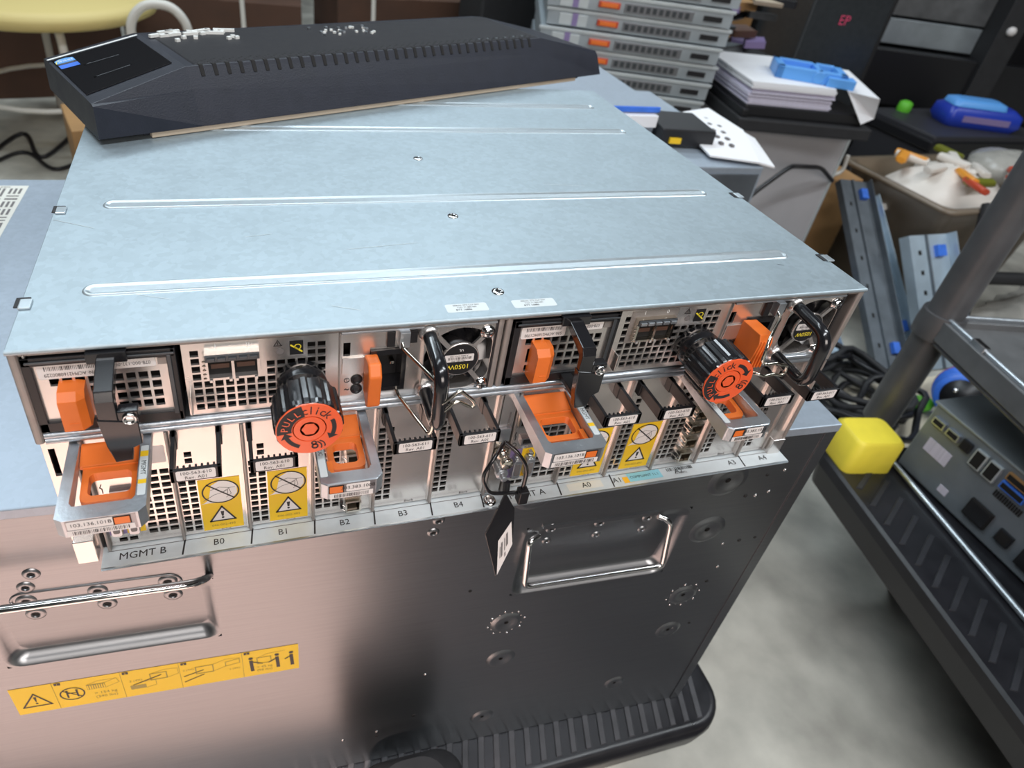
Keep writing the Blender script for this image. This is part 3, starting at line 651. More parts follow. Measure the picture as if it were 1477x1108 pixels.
# ================================================================= LARGE LOWER CHASSIS
TH=math.radians(-2.44)
def frame(x,y,z,a): return TR(x,y,z)@RZ(a)
LOC=(.514,.0146,H); LM=frame(*LOC,TH); LH=.405; LW=.70; LD=.435
BIG=thing('disk_chassis',tuple(LM@Vector((-LW/2,LD/2,-LH))),'huge steel chassis under the storage enclosure, with bail handles and a long yellow lifting sticker','server chassis')
pk=[(-.2355,-.0985,-.1600,-.0765),(-.5880,-.4530,-.1540,-.0840)]
b=MB('panel_steel',LM)
b.plate(-LW,-.0105,-LH,-.0012,[(x0,x1,z0,z1) for x0,x1,z0,z1 in pk],.0,.0015)
for x0,x1,z0,z1 in pk:
    dk=1.5 if x0>-.4 else 1.15; n=5; R0=rrect(x0,x1,z0,z1,.0105,n)
    # square ring -> rounded ring
    def sq(p):
        cx=min(max(p[0],x0+.0105),x1-.0105); cz=min(max(p[1],z0+.0105),z1-.0105); dx,dz=p[0]-cx,p[1]-cz
        if abs(dx)<1e-9 or abs(dz)<1e-9: return p
        k=max(abs(dx),abs(dz)); return (cx+dx/k*.0105,cz+dz/k*.0105)
    def ring(i,dt,db):
        P=rrect(x0+i,x1-i,z0+i,z1-i,max(.0105-i*.5,.004),n); return [(x,dt+(db-dt)*(z1-z)/(z1-z0),z) for x,z in P]
    rs=[[(*[sq(p)[0]],0,sq(p)[1]) for p in R0],[(x,0,z) for x,z in R0],ring(.0012,.0002,.0005*dk),ring(.0035,.0005,.0030*dk),ring(.0060,.0009,.0062*dk),ring(.0085,.0010,.0072*dk)]
    b.loft([rs[0],rs[1]],'panel_steel',False,False); b.loft([r for r in rs[1:]],'panel_steel',False,False,True)
    b.add(rs[-1],[tuple(range(len(rs[-1])))],'panel_steel')
# right edge flange, seam and sides
b.box(-.0100,0,-.0006,.002,-LH,-.0012,'panel_steel')
b.box(-.0008,0,.001,LD,-LH,-.001,'panel_steel'); b.box(-LW,0,LD-.002,LD,-LH,-.001); b.box(-LW,-LW+.001,0,LD,-LH,-.001); b.box(-LW,0,.001,LD,-LH,-LH+.001)
b.build('side_panel',BIG)
b=MB('lid_steel',LM); b.box(-LW,.0006,-.0008,LD,-.0012,.0); b.box(-LW,.0006,-.0012,.0002,-.0075,0); b.build('top_lid',BIG,.0006)
for i,(x,z,r) in enumerate(((-.5614,-.0837,.0040),(-.5213,-.0828,.0040),(-.4803,-.0824,.0040),(-.5591,-.0977,.0040),(-.5181,-.0971,.0040),(-.4787,-.0971,.0040),(-.5531,-.0583,.0034),(-.5587,-.0701,.0034),
    (-.2157,-.0803,.0034),(-.1762,-.0813,.0034),(-.1357,-.0823,.0034),(-.2172,-.0944,.0026),(-.1761,-.0952,.0026),(-.1368,-.0961,.0026),(-.3039,-.0555,.0030),(-.3067,-.0675,.0030),(-.0431,-.0730,.0018),(-.0534,-.0713,.0018),(-.032,-.070,.0018),(-.2700,-.1450,.0014),(-.2950,-.2600,.0014),(-.3000,-.3300,.0020),(-.3330,-.3480,.0016),(-.3330,-.3560,.0016),(-.0420,-.1650,.0018),(-.0460,-.1850,.0018),(-.3640,-.352,.0016),(-.0400,-.2520,.0014),(-.0560,-.2560,.0014),(-.0350,-.1300,.0018),(-.05,-.1320,.0014),(-.02,-.1290,.0014),(-.0280,-.0460,.0016),(-.0430,-.0490,.0016))):
    s=MB('panel_steel',LM@TR(x,0,z)@FY)
    if r>.0025: s.lathe([(r*1.5,.0001),(r*1.25,.0009),(r*.9,.0012),(r*.62,.0010),(r*.55,.0002)],20,'panel_steel'); s.lathe([(r*.6,.0002),(.0001,.00025)],14,'cavity')
    else: s.lathe([(r,.0001),(r*.9,.0005),(.0001,.0006)],12,'cavity' if i%2 else 'chrome')
    s.build('rivet',BIG)
for x,z,r,star in ((-.2318,-.1985,.0080,1),(-.2275,-.2559,.0080,0),(-.0641,-.2012,.0080,1),(-.0609,-.2576,.0075,0),(-.0777,-.0500,.0100,0),(-.0740,-.1088,.0095,0),(-.2374,-.0390,.0100,0),(-.2300,-.3600,.0070,0),(-.0930,-.3440,.0065,0)):
    s=MB('panel_steel',LM@TR(x,0,z)@FY); s.lathe([(r*1.7,.00005),(r*1.35,.0014),(r*1.15,.0016),(r*.8,.0007),(r*.4,.0002),(r*.22,.0001)],28,'panel_steel'); s.lathe([(r*.25,.0002),(.0001,.0002)],12,'cavity',TR(0,0,.0001))
    if star:
        for k in range(8):
            a=k*PI/4+.2; s.lathe([(.0010,.0001),(.0008,.0006),(.0001,.0007)],8,'chrome',TR(r*2.0*math.cos(a),r*2.0*math.sin(a),0))
            s.lathe([(.0007,.0001),(.0001,.0004)],6,'chrome',TR(r*1.75*math.cos(a+.35),r*1.75*math.sin(a+.35),0))
    s.build('pressed_dimple',BIG)
s=MB('chrome',LM)
s.tube(bend([(-.2240,.001,-.0875),(-.2330,-.0035,-.0870),(-.2310,-.0100,-.1345),(-.1120,-.0100,-.1345),(-.1160,-.0035,-.0870),(-.1260,.001,-.0840)],.0055,5),.0023,'chrome',12)
s.box(-.2235,-.1290,-.0016,.0002,-.0790,-.0755,'panel_steel'); props(s.build('bail_handle',BIG),'chrome wire handle hanging flat')
s=MB('chrome',LM)
s.tube(bend([(-.5870,.001,-.088),(-.5880,-.018,-.0640),(-.4640,-.018,-.0640),(-.4560,-.010,-.0720),(-.4550,.001,-.0840)],.006,5),.0026,'chrome',12)
s.build('bail_handle',BIG)
s=MB('panel_steel',LM); ro=rrect(-.5700,-.4720,-.0915,-.0755,.008,6); s.loft([[(x,-.0001,z) for x,z in rrect(-.5706,-.4714,-.0921,-.0749,.0086,6)],[(x,-.0010,z) for x,z in ro],[(x,-.0006,z) for x,z in rrect(-.5690,-.4730,-.0905,-.0765,.007,6)]],'panel_steel',False,False,True)
s.build('pressed_rib',BIG)
# yellow lifting sticker
s=MB('yellow',LM); s.pl=plane((-.4975,0,-.1970),(1,0,0),(0,0,1)); K='ink'; K2='ink_mid'
w,h=.0970,.0172; s.rect2(-w,w,-h,h,'yellow',2,.0001)
for x in (-.0705,-.0270,.0120,.0560): s.line2((x,-h),(x,h),.0003,K2,4,.0001)
for n_,x in enumerate((-.0690,-.0255,.0135,.0575)): s.rect2(x,x+.0040,h-.0036,h-.0006,K,4,.0001); s.text2(str(n_+1),x+.002,h-.0021,.0026,'yellow',6,e=.0001)
T3=[(-.0925,-.0085),(-.0745,-.0085),(-.0835,.0075)]; s.path2(T3,.0012,K,4,True,.0001); s.poly2([(-.0838,-.0030),(-.0832,-.0030),(-.0825,.0035),(-.0845,.0035)],K,4,.0001); s.disk2(-.0835,-.0050,.0009,K,4,12,e=.0001)
s.ring2(-.0600,0,.0072,.0082,K,4,e=.0001); s.line2((-.0655,.005),(-.0545,-.005),.0009,K,4,.0001)
for x in (-.0632,-.0568): s.line2((x,.0025),(x,-.0040),.0012,K,4,.0001); s.disk2(x,.0040,.0010,K,4,10,e=.0001)
s.line2((-.0632,.001),(-.0568,.001),.0008,K,4,.0001)
s.rect2(-.0500,-.0380,.0015,.0080,K2,3,.0001)
for i in range(8): s.rect2(-.0496+i*.0015,-.0488+i*.0015,.0022,.0072,'yellow',5,.0001)
s.path2([(-.0500,.0080),(-.0420,.0115),(-.0300,.0115),(-.0285,.0060),(-.0380,.0015)],.0003,K2,4,e=.0001); s.path2([(-.0380,.0080),(-.0300,.0115)],.0003,K2,4,e=.0001)
s.text2('> 154 kg',-.0390,-.0045,.0042,K2,4,e=.0001); s.text2('(340 lbs)',-.0390,-.0095,.0042,K2,4,e=.0001)
s.rect2(-.0225,-.0120,-.0080,-.0030,K2,3,.0001); s.path2([(-.0225,-.003),(-.0150,.0005),(-.005,.0005),(-.005,-.006),(-.0120,-.008)],.0003,K2,4,e=.0001)
s.path2([(-.0080,.001),(.0030,.001),(.0030,.009),(-.0080,.009)],.0008,K2,4,True,.0001); s.line2((-.020,-.002),(-.0010,.0060),.0010,K,4,.0001); s.path2([(-.008,.009),(.002,.0125),(.0110,.0115),(.0110,.004),(.003,.001)],.0003,K2,4,e=.0001); s.text2('2 (4X)',-.0180,.0035,.0034,K2,4,e=.0001)
s.path2([(.0230,-.001),(.0350,-.001),(.0350,.008),(.0230,.008)],.0008,K2,4,True,.0001); s.line2((.0145,-.0020),(.0280,.0030),.0009,K,4,.0001); s.line2((.0145,-.0095),(.0280,-.003),.0009,K,4,.0001); s.path2([(.035,.008),(.0440,.0125),(.0545,.0115)],.0003,K2,4,e=.0001); s.path2([(.0440,.0030),(.0540,.0050),(.0540,.0105),(.0440,.0085)],.0005,K2,4,True,.0001); s.path2([(.035,-.001),(.044,.003)],.0003,K2,4,e=.0001)
for x,z in ((.0180,.0060),(.0500,-.0020)): s.text2('2 (4X)',x,z,.0030,K2,4,e=.0001)
for x in (.0620,.0810,.0915):
    s.line2((x,.0035),(x+.0006,-.0090),.0026,K,4,.0001); s.disk2(x,.0075,.0017,K,4,14,e=.0001)
s.line2((.063,.0025),(.0700,-.0010),.0010,K,5,.0001); s.line2((.0800,.0025),(.0750,-.001),.0010,K,5,.0001); s.line2((.0905,.0025),(.0870,.0000),.0010,K,5,.0001)
s.path2([(.0665,-.001),(.0765,-.001),(.0765,.0070),(.0665,.0070)],.0007,K2,4,True,.0001); s.path2([(.0665,.007),(.0740,.0110),(.0870,.0120)],.0003,K2,4,e=.0001)
s.text2('> 45 kg',.0715,-.0060,.0038,K2,4,e=.0001); s.text2('(98 lbs)',.0715,-.0105,.0038,K2,4,e=.0001)
props(s.build('lifting_sticker',BIG),'long yellow sticker with black lifting pictograms')
s=MB('yellow',LM); s.pl=LM.inverted()@TR(0,0,0); s.pl=plane((-.0260,.0400,.0),(1,0,0),(0,1,0)); s.poly2([(-.018,-.014),(.010,-.014),(.004,.014),(-.016,.014)],'yellow',2,.0001); s.path2([(-.013,-.008),(.003,-.008),(-.004,.006)],.001,'ink_mid',4,True,.0001); s.build('triangle_sticker',BIG)
s=MB('label_cream',LM); s.pl=plane((-.640,.345,0),(1,0,0),(0,1,0)); s.rect2(-.052,.010,-.16,.075,'label_cream',2,.0001)
random.seed(3)
for col in range(4):
    y=.068
    while y>-.145:
        hh=random.choice((.002,.003,.012,.018)); 
        for x in range(3 if hh>.005 else 1):
            s.rect2(-.048+col*.0145+x*.0042,-.048+col*.0145+x*.0042+(.0022 if hh>.005 else .011),y-hh,y,'ink_soft',4,.0001)
        y-=hh+.004
s.text2('RATED 200-240V',-.02,.071,.004,'ink',4,e=.0001)
props(s.build('spec_sticker',BIG),'cream specification sticker full of fine print')

# ================================================================= BLACK PC BEZEL
BM=frame(.0137,.2183,.0,math.radians(22.9))
BZ=thing('computer_bezel',tuple(BM@Vector((.25,.06,0))),'long black computer front with honeycomb vents and blue sticker, lying on the enclosure','computer case')
b=MB('case_black',BM)
def sec(x,zf,zc,zb,nc,nb,yb=.125): # cross-section ring at length x
    return [(x,0,.0045),(x,.0,zf),(x,nc,zc),(x,nb,zc),(x,yb,zb),(x,yb,.0045)]
S=[None,[(.069,0,.0045),(.069,.0120,.0265),(.069,.020,.040),(.069,.111,.040),(.069,.125,.037),(.069,.125,.0045)],[(.42,0,.0045),(.42,.0125,.0265),(.42,.020,.040),(.42,.108,.040),(.42,.125,.037),(.42,.125,.0045)],[(.498,0,.0045),(.498,.0090,.0215),(.498,.013,.0250),(.498,.105,.0245),(.498,.125,.021),(.498,.125,.0045)]]
S[0]=[(0,0,.0045),(0,0,.026),(0,.003,.027),(0,.108,.027),(0,.112,.026),(0,.112,.0045)]
b.loft([[tuple(p) for p in r][::-1] for r in S],'case_black')
b.box(.030,.470,.006,.118,.0012,.0046,'case_black')
for i in range(34): # dark slots along the crease
    x=.078+i*.0098; b.prism([(.0156,.0335),(.0200,.0335),(.0240,.0404),(.0198,.0408)],'x',x,x+.0030,'cavity')
b.build('bezel_shell',BZ,.0005)
s=MB('case_top',BM)  # top mesh skin, sloped end panel
s.hull8([(.075,.022,.0400),(.418,.022,.0400),(.418,.106,.0400),(.075,.109,.0400)],[(.076,.023,.0406),(.417,.023,.0406),(.417,.105,.0406),(.076,.108,.0406)])
for i in range(48):
    for j in range(3): s.lathe([(.0010,0),(.0007,.0003),(.0001,.0003)],6,'cavity',TR(.080+i*.0070+(j%2)*.0035,.025+j*.0028,.0405),False)
s.build('honeycomb_vent',BZ)
def zs(x): return .0270+(x)*(.013/.069)
s=MB('black_gloss',BM)
s.hull8([(.002,.018,zs(.002)),(.064,.032,zs(.064)),(.064,.104,zs(.064)),(.002,.098,zs(.002))],[(.002,.018,zs(.002)+.0008),(.064,.032,zs(.064)+.0008),(.064,.104,zs(.064)+.0008),(.002,.098,zs(.002)+.0008)])
s.pl=BM.inverted()@Matrix.Identity(4); s.pl=plane((0,0,.0270+.0010),(1,0,.013/.069),(0,1,0))
s.line2((.016,.044),(.042,.048),.0006,'alu_dark',1); s.line2((.018,.072),(.042,.074),.0006,'alu_dark',1)
s.disk2(.016,.044,.0010,'chrome',2,10); s.disk2(.018,.072,.0010,'chrome',2,10); s.disk2(.042,.048,.0006,'chrome',2,8)
s.line2((.001,.1000),(.066,.1055),.0024,'foam_white',3)
s.build('end_panel',BZ,.0002)
s=MB('blue_light',BM); s.pl=plane((.009,.085,zs(.009)+.0010),(1,0,.013/.069),(0,1,0))
s.rect2(-.0065,.0065,-.0105,-.0028,'blue',2); s.rect2(-.0065,.0065,-.0028,.0010,'ink',2); s.poly2([(-.0065,.001),(.0065,.001),(.0065,.0085),(.002,.0105),(-.003,.0100),(-.0065,.0075)],'blue_light',2); s.path2([(-.0065,.0015),(-.0055,.006),(-.002,.009)],.0006,'ink_yellow',3); s.text2('intel',.0006,.0052,.0058,'ink_white',4); s.rect2(-.0045,.0045,-.0014,-.0004,'ink_soft',4)
props(s.build('processor_sticker',BZ),'small two-tone blue sticker')
s=MB('tan',BM); s.box(.034,.462,.0015,.0060,.0006,.0042); props(s.build('foam_strip',BZ,.0004),'tan foam strip along the bottom edge')
random.seed(5); s=MB('foam_white',BM)
for i in range(22):
    x=.075+.062*random.random() if i<16 else .085+.05*random.random(); y=.094+.012*random.random() if i<16 else .078+.012*random.random(); L=random.uniform(.002,.009) if i<10 else .0016; 
    s.box(-L,L,-.0013,.0013,0,.0022,T=TR(x,y,.0405)@RZ(random.uniform(-.4,.3)))
for i in range(26): s.box(-.0012,.0012,-.0010,.0010,0,.0018,'foam_white' if i%2 else 'alu',T=TR(.205+.055*random.random(),.068+.028*random.random(),.0404)@RZ(random.random()*3))
for i in range(6): s.box(-.001,.001,-.0008,.0008,0,.001,'alu',T=TR(.345+i*.011,.027,.0404))
props(s.build('torn_foam_scraps',BZ),'white scraps of torn foam and glue',kind='stuff')

# ================================================================= TROLLEY UNDER THE STACK
DZ=H-LH
TRL=thing('trolley',(.16,.20,FLOOR),'black ribbed plastic trolley carrying the big steel chassis','trolley')
b=MB('rubber'); dx0,dx1,dy0,dy1=-.24,.563,-.022,.50
b.loft([[(x,y,z) for x,y in rrect(dx0+i,dx1-i,dy0+i,dy1-i,r,7)] for z,i,r in ((DZ-.058,.020,.03),(DZ-.045,.004,.04),(DZ-.018,0,.042),(DZ-.006,.001,.042),(DZ-.001,.005,.038),(DZ-.0015,.010,.034))],'rubber_edge',True,True,True)
b.build('deck',TRL)
s=MB('rubber')
x=dx0+.02
while x<dx1-.035:
    s.hull8([(x,-.0115,DZ-.0016),(x+.0075,-.0115,DZ-.0016),(x+.0275,.055,DZ-.0016),(x+.020,.055,DZ-.0016)],[(x+.001,-.0110,DZ-.0001),(x+.0065,-.0110,DZ-.0001),(x+.0265,.055,DZ-.0001),(x+.021,.055,DZ-.0001)],'rib_grey'); x+=.0165
props(s.build('deck_ribs',TRL),'slanted raised grip ribs')
s=MB('black_matte'); s.loft([[(x,y,z) for x,y in rrect(.150+i,.248-i,-.075+i,-.004-i*.5,.022,6)] for z,i in ((DZ-.06,0),(-.475,0),(-.462,.003),(-.453,.010),(-.448,.020))],'black_matte',True,True,True); s.build('handle_bracket',TRL)
def caster(parent,x,y,zt,mt='rubber_edge',R=.05):
    s=MB(mt); w=.014; z=FLOOR+R
    s.lathe([(R*.5,-w),(R*.92,-w),(R,-w*.6),(R,w*.6),(R*.92,w),(R*.5,w)],24,'black_matte',TR(x,y,z)@RX(PI/2)); s.lathe([(R*.55,-w*.9),(R*.2,-w*.9),(R*.2,w*.9),(R*.55,w*.9)],20,'alu_dark',TR(x,y,z)@RX(PI/2))
    s.box(x-.014,x+.014,y-w-.006,y-w-.002,z-.01,zt-.004,'alu_dark'); s.box(x-.014,x+.014,y+w+.002,y+w+.006,z-.01,zt-.004,'alu_dark'); s.box(x-.03,x+.03,y-.03,y+.03,zt-.006,zt,'alu_dark')
    return s.build('caster',parent)
for x in (-.17,.46):
    for y in (.06,.42): caster(TRL,x,y,DZ-.056,R=.065)

# ================================================================= PLATFORM CART ON THE RIGHT
CM=frame(.962,.322,0,math.atan2(-.17,.985)*1.0)   # local +x to the right, -y towards the camera
CART=thing('platform_cart',tuple(CM@Vector((.35,-.4,FLOOR))),'black platform cart on the right with grey corner pole and yellow corner bumper','cart')
b=MB('rubber',CM); zc=-.535
b.loft([[(x,y,z) for x,y in rrect(i,.72-i,-1.0+i,-i,r,5)] for z,i,r in ((zc-.060,.006,.02),(zc-.02,0,.022),(zc-.004,.001,.022),(zc,.005,.018))],'rubber_edge',True,True,False)
for k in range(26): 
    y=-.06-k*.034; b.hull8([(.012,y-.03,zc),(.020,y-.034,zc),(.078,y+.014,zc),(.070,y+.018,zc)],[(.013,y-.0297,zc+.0015),(.019,y-.0332,zc+.0015),(.077,y+.0138,zc+.0015),(.071,y+.0172,zc+.0015)],'rubber')
b.build('deck',CART)
s=MB('bumper_yellow',CM); s.loft([[(x,y,zc+z) for x,y in rrect(.008+i,.092-i,-.062+i,.006-i,.012,5)] for z,i in ((0,0),(.055,.001),(.060,.006))],'bumper_yellow',True,True,True); props(s.build('corner_bumper',CART),'yellow foam corner block')
px,py=1.085,.335
s=MB('pole_grey'); s.tube([(px,py,zc+.03),(px,py,.75)],.0250,n=20); s.lathe([(.030,-.02),(.031,0),(.030,.02)],20,'pole_grey',TR(px,py,-.315)); s.build('pole',CART)
s=MB('shelf_grey'); SM=frame(px,py,-.300,math.radians(-13))
s.M=SM
s.box(.0,.70,-.80,0,-.012,-.008,'shelf_grey')
for a in ((-.010,.70,-.022,.0),(-.010,.70,-.80,-.78),(-.018,.004,-.80,0)): s.box(a[0],a[1],a[2],a[3],-.030,.002,'shelf_grey')
s.tube([(-.008,0,.004),(-.008,-.80,.004)],.004,'alu',8); s.tube([(-.008,-.012,.004),(.70,-.012,.004)],.004,'alu',8)
s.tube([(-.010,-.02,-.036),(-.010,-.80,-.036)],.005,'pole_grey',8)
s.box(-.016,-.006,-.10,-.075,.002,.012,'chrome'); s.build('shelf_tray',CART,.001)
s=MB('server_bright',CM); s.tube([(.104,-.035,zc+.006),(.104,-.9,zc+.006)],.0045,'alu',8); props(s.build('edge_rail',CART),'bright metal rail')
def caster2(x,y,c='rubber_edge'):
    p=CM@Vector((x,y,0)); return caster(CART,p.x,p.y,zc-.058,R=.06)
caster2(.22,-.10); caster2(.62,-.13); caster2(.22,-.85)
# desktop computer lying on the cart
PM=frame(1.068,.262,-.535,math.radians(-1)); 
PC=thing('desktop_computer',tuple(PM@Vector((.16,-.2,0))),'grey desktop computer lying on the cart deck, rear ports facing the aisle','computer')
s=MB('grey_pc',PM); s.box(0,.33,-.42,0,.004,.130,'server_metal'); s.box(-.0015,.001,-.418,-.002,.006,.128,'grey_pc'); s.box(-.004,.335,-.424,.003,.128,.132,'server_metal')
s.box(.085,.18,-.15,-.09,.132,.134,'grey_pc'); s.build('case',PC,.001)
def port(y0,y1,z0,z1,m,nm): 
    q=MB(m,PM); q.box(-.006,0,y0,y1,z0,z1); q.box(-.0065,-.0055,y0+.002,y1-.002,z0+.002,z1-.002,'cavity' if m!='cavity' else 'black'); q.build(nm,PC,.0004)
for y0,y1,z0,z1,m,nm in ((-.030,-.010,.100,.112,'alu','display_port'),(-.055,-.035,.100,.112,'alu','display_port'),(-.075,-.060,.098,.114,'black','audio_jack'),(-.100,-.082,.088,.116,'server_bright','usb_port'),(-.122,-.104,.088,.116,'server_bright','usb_port'),(-.165,-.130,.092,.104,'blue','video_port'),(-.165,-.130,.108,.120,'cardboard','serial_port'),(-.200,-.172,.090,.116,'server_bright','usb_port'),(-.150,-.115,.022,.052,'cavity','power_socket'),(-.185,-.165,.026,.046,'black','power_button'),(-.250,-.200,.020,.070,'cavity','fan_vent')): port(y0,y1,z0,z1,m,nm)
for a in ((-.060,-.020,.055,.078),(-.085,-.070,.018,.030)): q=MB('paper_lilac',PM); q.box(-.0022,-.001,*a); q.build('rear_sticker',PC)
q=MB('alu_dark',PM); 
for i in range(12): q.box(-.0028,-.001,-.130-i*.0035,-.132-i*.0035,.075,.085,'cavity')
q.build('vent_slots',PC)
sb=MB('black_matte',frame(1.30,.155,-.403,.2)); sb.loft([[(x,y,z) for x,y in rrect(-.07,.12,-.10,.05,.03,5)] for z in (0,.05,.09)],'black_matte'); 
props(sb.build('power_adapter',None,.004,loc=(1.32,.13,-.403)),'black bulky block on top of the grey desktop computer','adapter')

# ================================================================= BACKGROUND: right rear
G=MB  # servers stacked
def sled(M,label,loc):
    t=thing('rack_server',loc,label,'server','rack servers stacked at the back')
    s=MB('server_metal',M); s.box(0,.455,0,.55,.001,.0405); s.box(-.004,.459,-.003,.003,.034,.0415,'server_bright'); 
    s.box(.03,.10,-.0035,0,.004,.030,'server_bright'); s.box(.19,.36,-.0025,0,.006,.028,'alu_dark')
    for i in range(10): s.box(.195+i*.016,.205+i*.016,-.0032,-.002,.010,.024,'gunmetal')
    s.build('case',t,.0008)
    q=MB('cardboard',M); q.box(.125,.178,-.008,0,.012,.026,'snack_red'); q.box(.130,.172,-.012,-.006,.014,.024,'orange'); props(q.build('release_latch',t,.001),'orange-red latch')
    q=MB('blue',M); q.box(.062,.076,-.005,0,.004,.033,'purple'); q.build('pull_tab',t)
    q=MB('black',M); q.box(.385,.430,-.004,0,.012,.024,'black'); q.build('disk_bay',t)
    return t
a0=math.atan2(-.165,.43)
ords=['lowest','second from the bottom','third from the bottom','fourth from the bottom','fifth from the bottom','sixth from the bottom','seventh from the bottom','eighth from the bottom','ninth from the bottom','tenth from the bottom','topmost visible','very top']
base=None; z=-.42
for i in range(12):
    jx=[0,.004,-.006,.003,.010,.002,.018,.010,.022,.014,.020,.016][i]
    if i==0:
        base=sled(frame(.865,1.455,z,a0),'silver rack server with orange latch, %s in the tall rear stack'%ords[0],(.865,1.455,z))
    else: copy_tree(base,(.865+jx,1.455+jx*.5,z+i*.0435),'silver rack server with orange latch, %s in the tall rear stack'%ords[i])
s=MB('black_matte',frame(.84,1.44,FLOOR,a0)); s.box(0,.45,0,.6,0,.355); s.box(.01,.44,-.006,0,.01,.17,'black'); s.box(.01,.44,-.006,0,.185,.345,'black')
props(s.build('storage_cabinet',None,.003,loc=(1.1,1.6,FLOOR)),'black low cabinet under the tall stack of rack servers','cabinet')
# grey tower cabinet right behind
GB=thing('equipment_box',(.66,.70,FLOOR),'tall blue-grey steel equipment box right behind the enclosure with a white sheet on top','equipment box')
s=MB('server_metal',frame(.842,.531,FLOOR,math.radians(-2))); s.box(-.34,0,0,.36,0,.629,'lid_steel'); s.box(-.335,-.006,-.003,0,.40,.620,'rail_dark'); s.build('case',GB,.002)
s=MB('orange',frame(.842,.531,FLOOR,math.radians(-2))); s.box(-.060,-.050,-.010,-.003,.572,.590,'snack_red'); s.box(-.048,-.030,-.006,-.003,.568,.576,'label_white'); s.build('status_latch',GB)
s=MB('lid_steel',frame(.712,.640,-.150,math.radians(-1))); s.box(-.42,0,.0,.255,.012,.050); s.box(-.42,.001,-.004,.0,.042,.050,'blue'); s.box(-.42,-.004,-.012,.02,.022,.040,'paper'); s.box(-.42,0,0,.255,0,.012,'server_metal')
props(s.build('flat_server',None,.001,loc=(.5,.76,-.150)),'blue-grey flat server with blue front edge lying behind the enclosure','server')
t=thing('network_adapter',(.745,.665,-.15),'small black box with a yellow tab between the flat server and white sheet','device')
s=MB('black',frame(.715,.640,-.1490,-.15)); s.box(0,.085,-.030,.060,0,.026,'black'); s.build('case',t,.002); s=MB('yellow',frame(.715,.640,-.1490,-.15)); s.box(.012,.030,-.034,-.029,.006,.014); s.build('tab',t)
t=thing('foam_sheet',(.83,.62,-.148),'white plastic sheet dotted with small square holes, drooping off the grey box','packaging sheet')
s=MB('paper'); q=[(.765,.560,-.146),(.832,.533,-.146),(.885,.650,-.140),(.880,.745,-.136),(.825,.735,-.140),(.785,.66,-.144)]
slab(s,[(x,y,z+.0025) for x,y,z in q],q,'paper')
q=[(.832,.533,-.146),(.860,.530,-.152),(.905,.640,-.150),(.880,.745,-.140),(.885,.650,-.142)]; slab(s,[(x,y,z+.0025) for x,y,z in q],q,'paper')
for i in range(5):
    for j in range(2): x=.822+i*.010-j*.012; y=.590+i*.026+j*.010; s.box(x-.0025,x+.0025,y-.004,y+.004,-.1432,-.1385+i*.0005,'ink_soft')
s.build('sheet',t)
# pedestal + paper stack
CB=thing('pedestal_cabinet',(1.46,1.30,FLOOR),'light grey pedestal cabinet under the black tray with the paper stack','cabinet')
s=MB('cab_grey',frame(1.318,1.165,FLOOR,math.radians(-6))); s.box(0,.33,0,.20,0,.470,'cab_grey'); s.box(.326,.334,-.003,.20,0,.470,'server_bright'); s.build('case',CB,.003)
s=MB('black_matte',frame(1.300,1.152,-.31,math.radians(-12.4))); s.box(-.01,.34,-.02,.31,0,.030); s.box(.004,.32,0,.30,.030,.058,'black'); s.box(-.004,.012,-.01,.30,.03,.05,'black')
props(s.build('paper_tray',None,.004,loc=(1.46,1.33,-.31)),'black plastic tray under the white paper stack','tray')
PS=(1.42,1.27,-.252); pm=frame(1.309,1.158,-.252,math.radians(-12.4))
random.seed(11); t=thing('paper_stack',PS,'thick stack of white paper with lilac edges on the black tray','paper')
s=MB('paper_lilac',pm); z=0
for k in range(14): dx,dy=random.uniform(-.004,.004),random.uniform(-.004,.004); s.box(dx,.216+dx,dy,.30+dy,z,z+.0036,'paper_lilac' if k<10 else 'paper'); z+=.0038
s.build('sheets',t)
s=MB('paper',frame(1.54,1.10,-.20,math.radians(-25))); s.add([(0,0,0),(.075,-.01,-.005),(.10,.03,-.06),(.085,.02,-.065),(.06,-.005,-.07),(0,.25,.002),(.075,.24,.002)],[(0,1,6,5),(0,4,2,1)],'paper'); s.add([(0,0,.001),(.075,-.01,-.004),(.10,.03,-.059),(.085,.02,-.064),(.06,-.005,-.069),(0,.25,.003),(.075,.24,.003)],[(0,5,6,1),(0,1,2,4)],'paper')
props(s.build('loose_paper',None,0,loc=(1.57,1.15,-.2)),'folded white sheet sliding off the right side of the paper stack','paper')
bm=frame(1.400,1.20,-.199,math.radians(-30)); t=thing('plastic_bracket',(1.47,1.22,-.199),'bright blue plastic bracket frame lying on the paper stack','bracket')
s=MB('blue_light',bm)
for a in ((0,.165,0,.018),(0,.165,.085,.103),(0,.018,0,.103),(.147,.165,0,.103),(.095,.107,0,.103)): s.box(a[0],a[1],a[2],a[3],0,.030)
s.box(.018,.095,.018,.085,.004,.008,'blue'); s.box(.120,.185,-.010,.030,0,.022,'blue_light'); s.lathe([(.011,-.012),(.015,-.012),(.015,.001),(.011,.001)],18,'blue_light',TR(.100,-.001,.015)@RX(PI/2)); s.build('frame',t,.002)
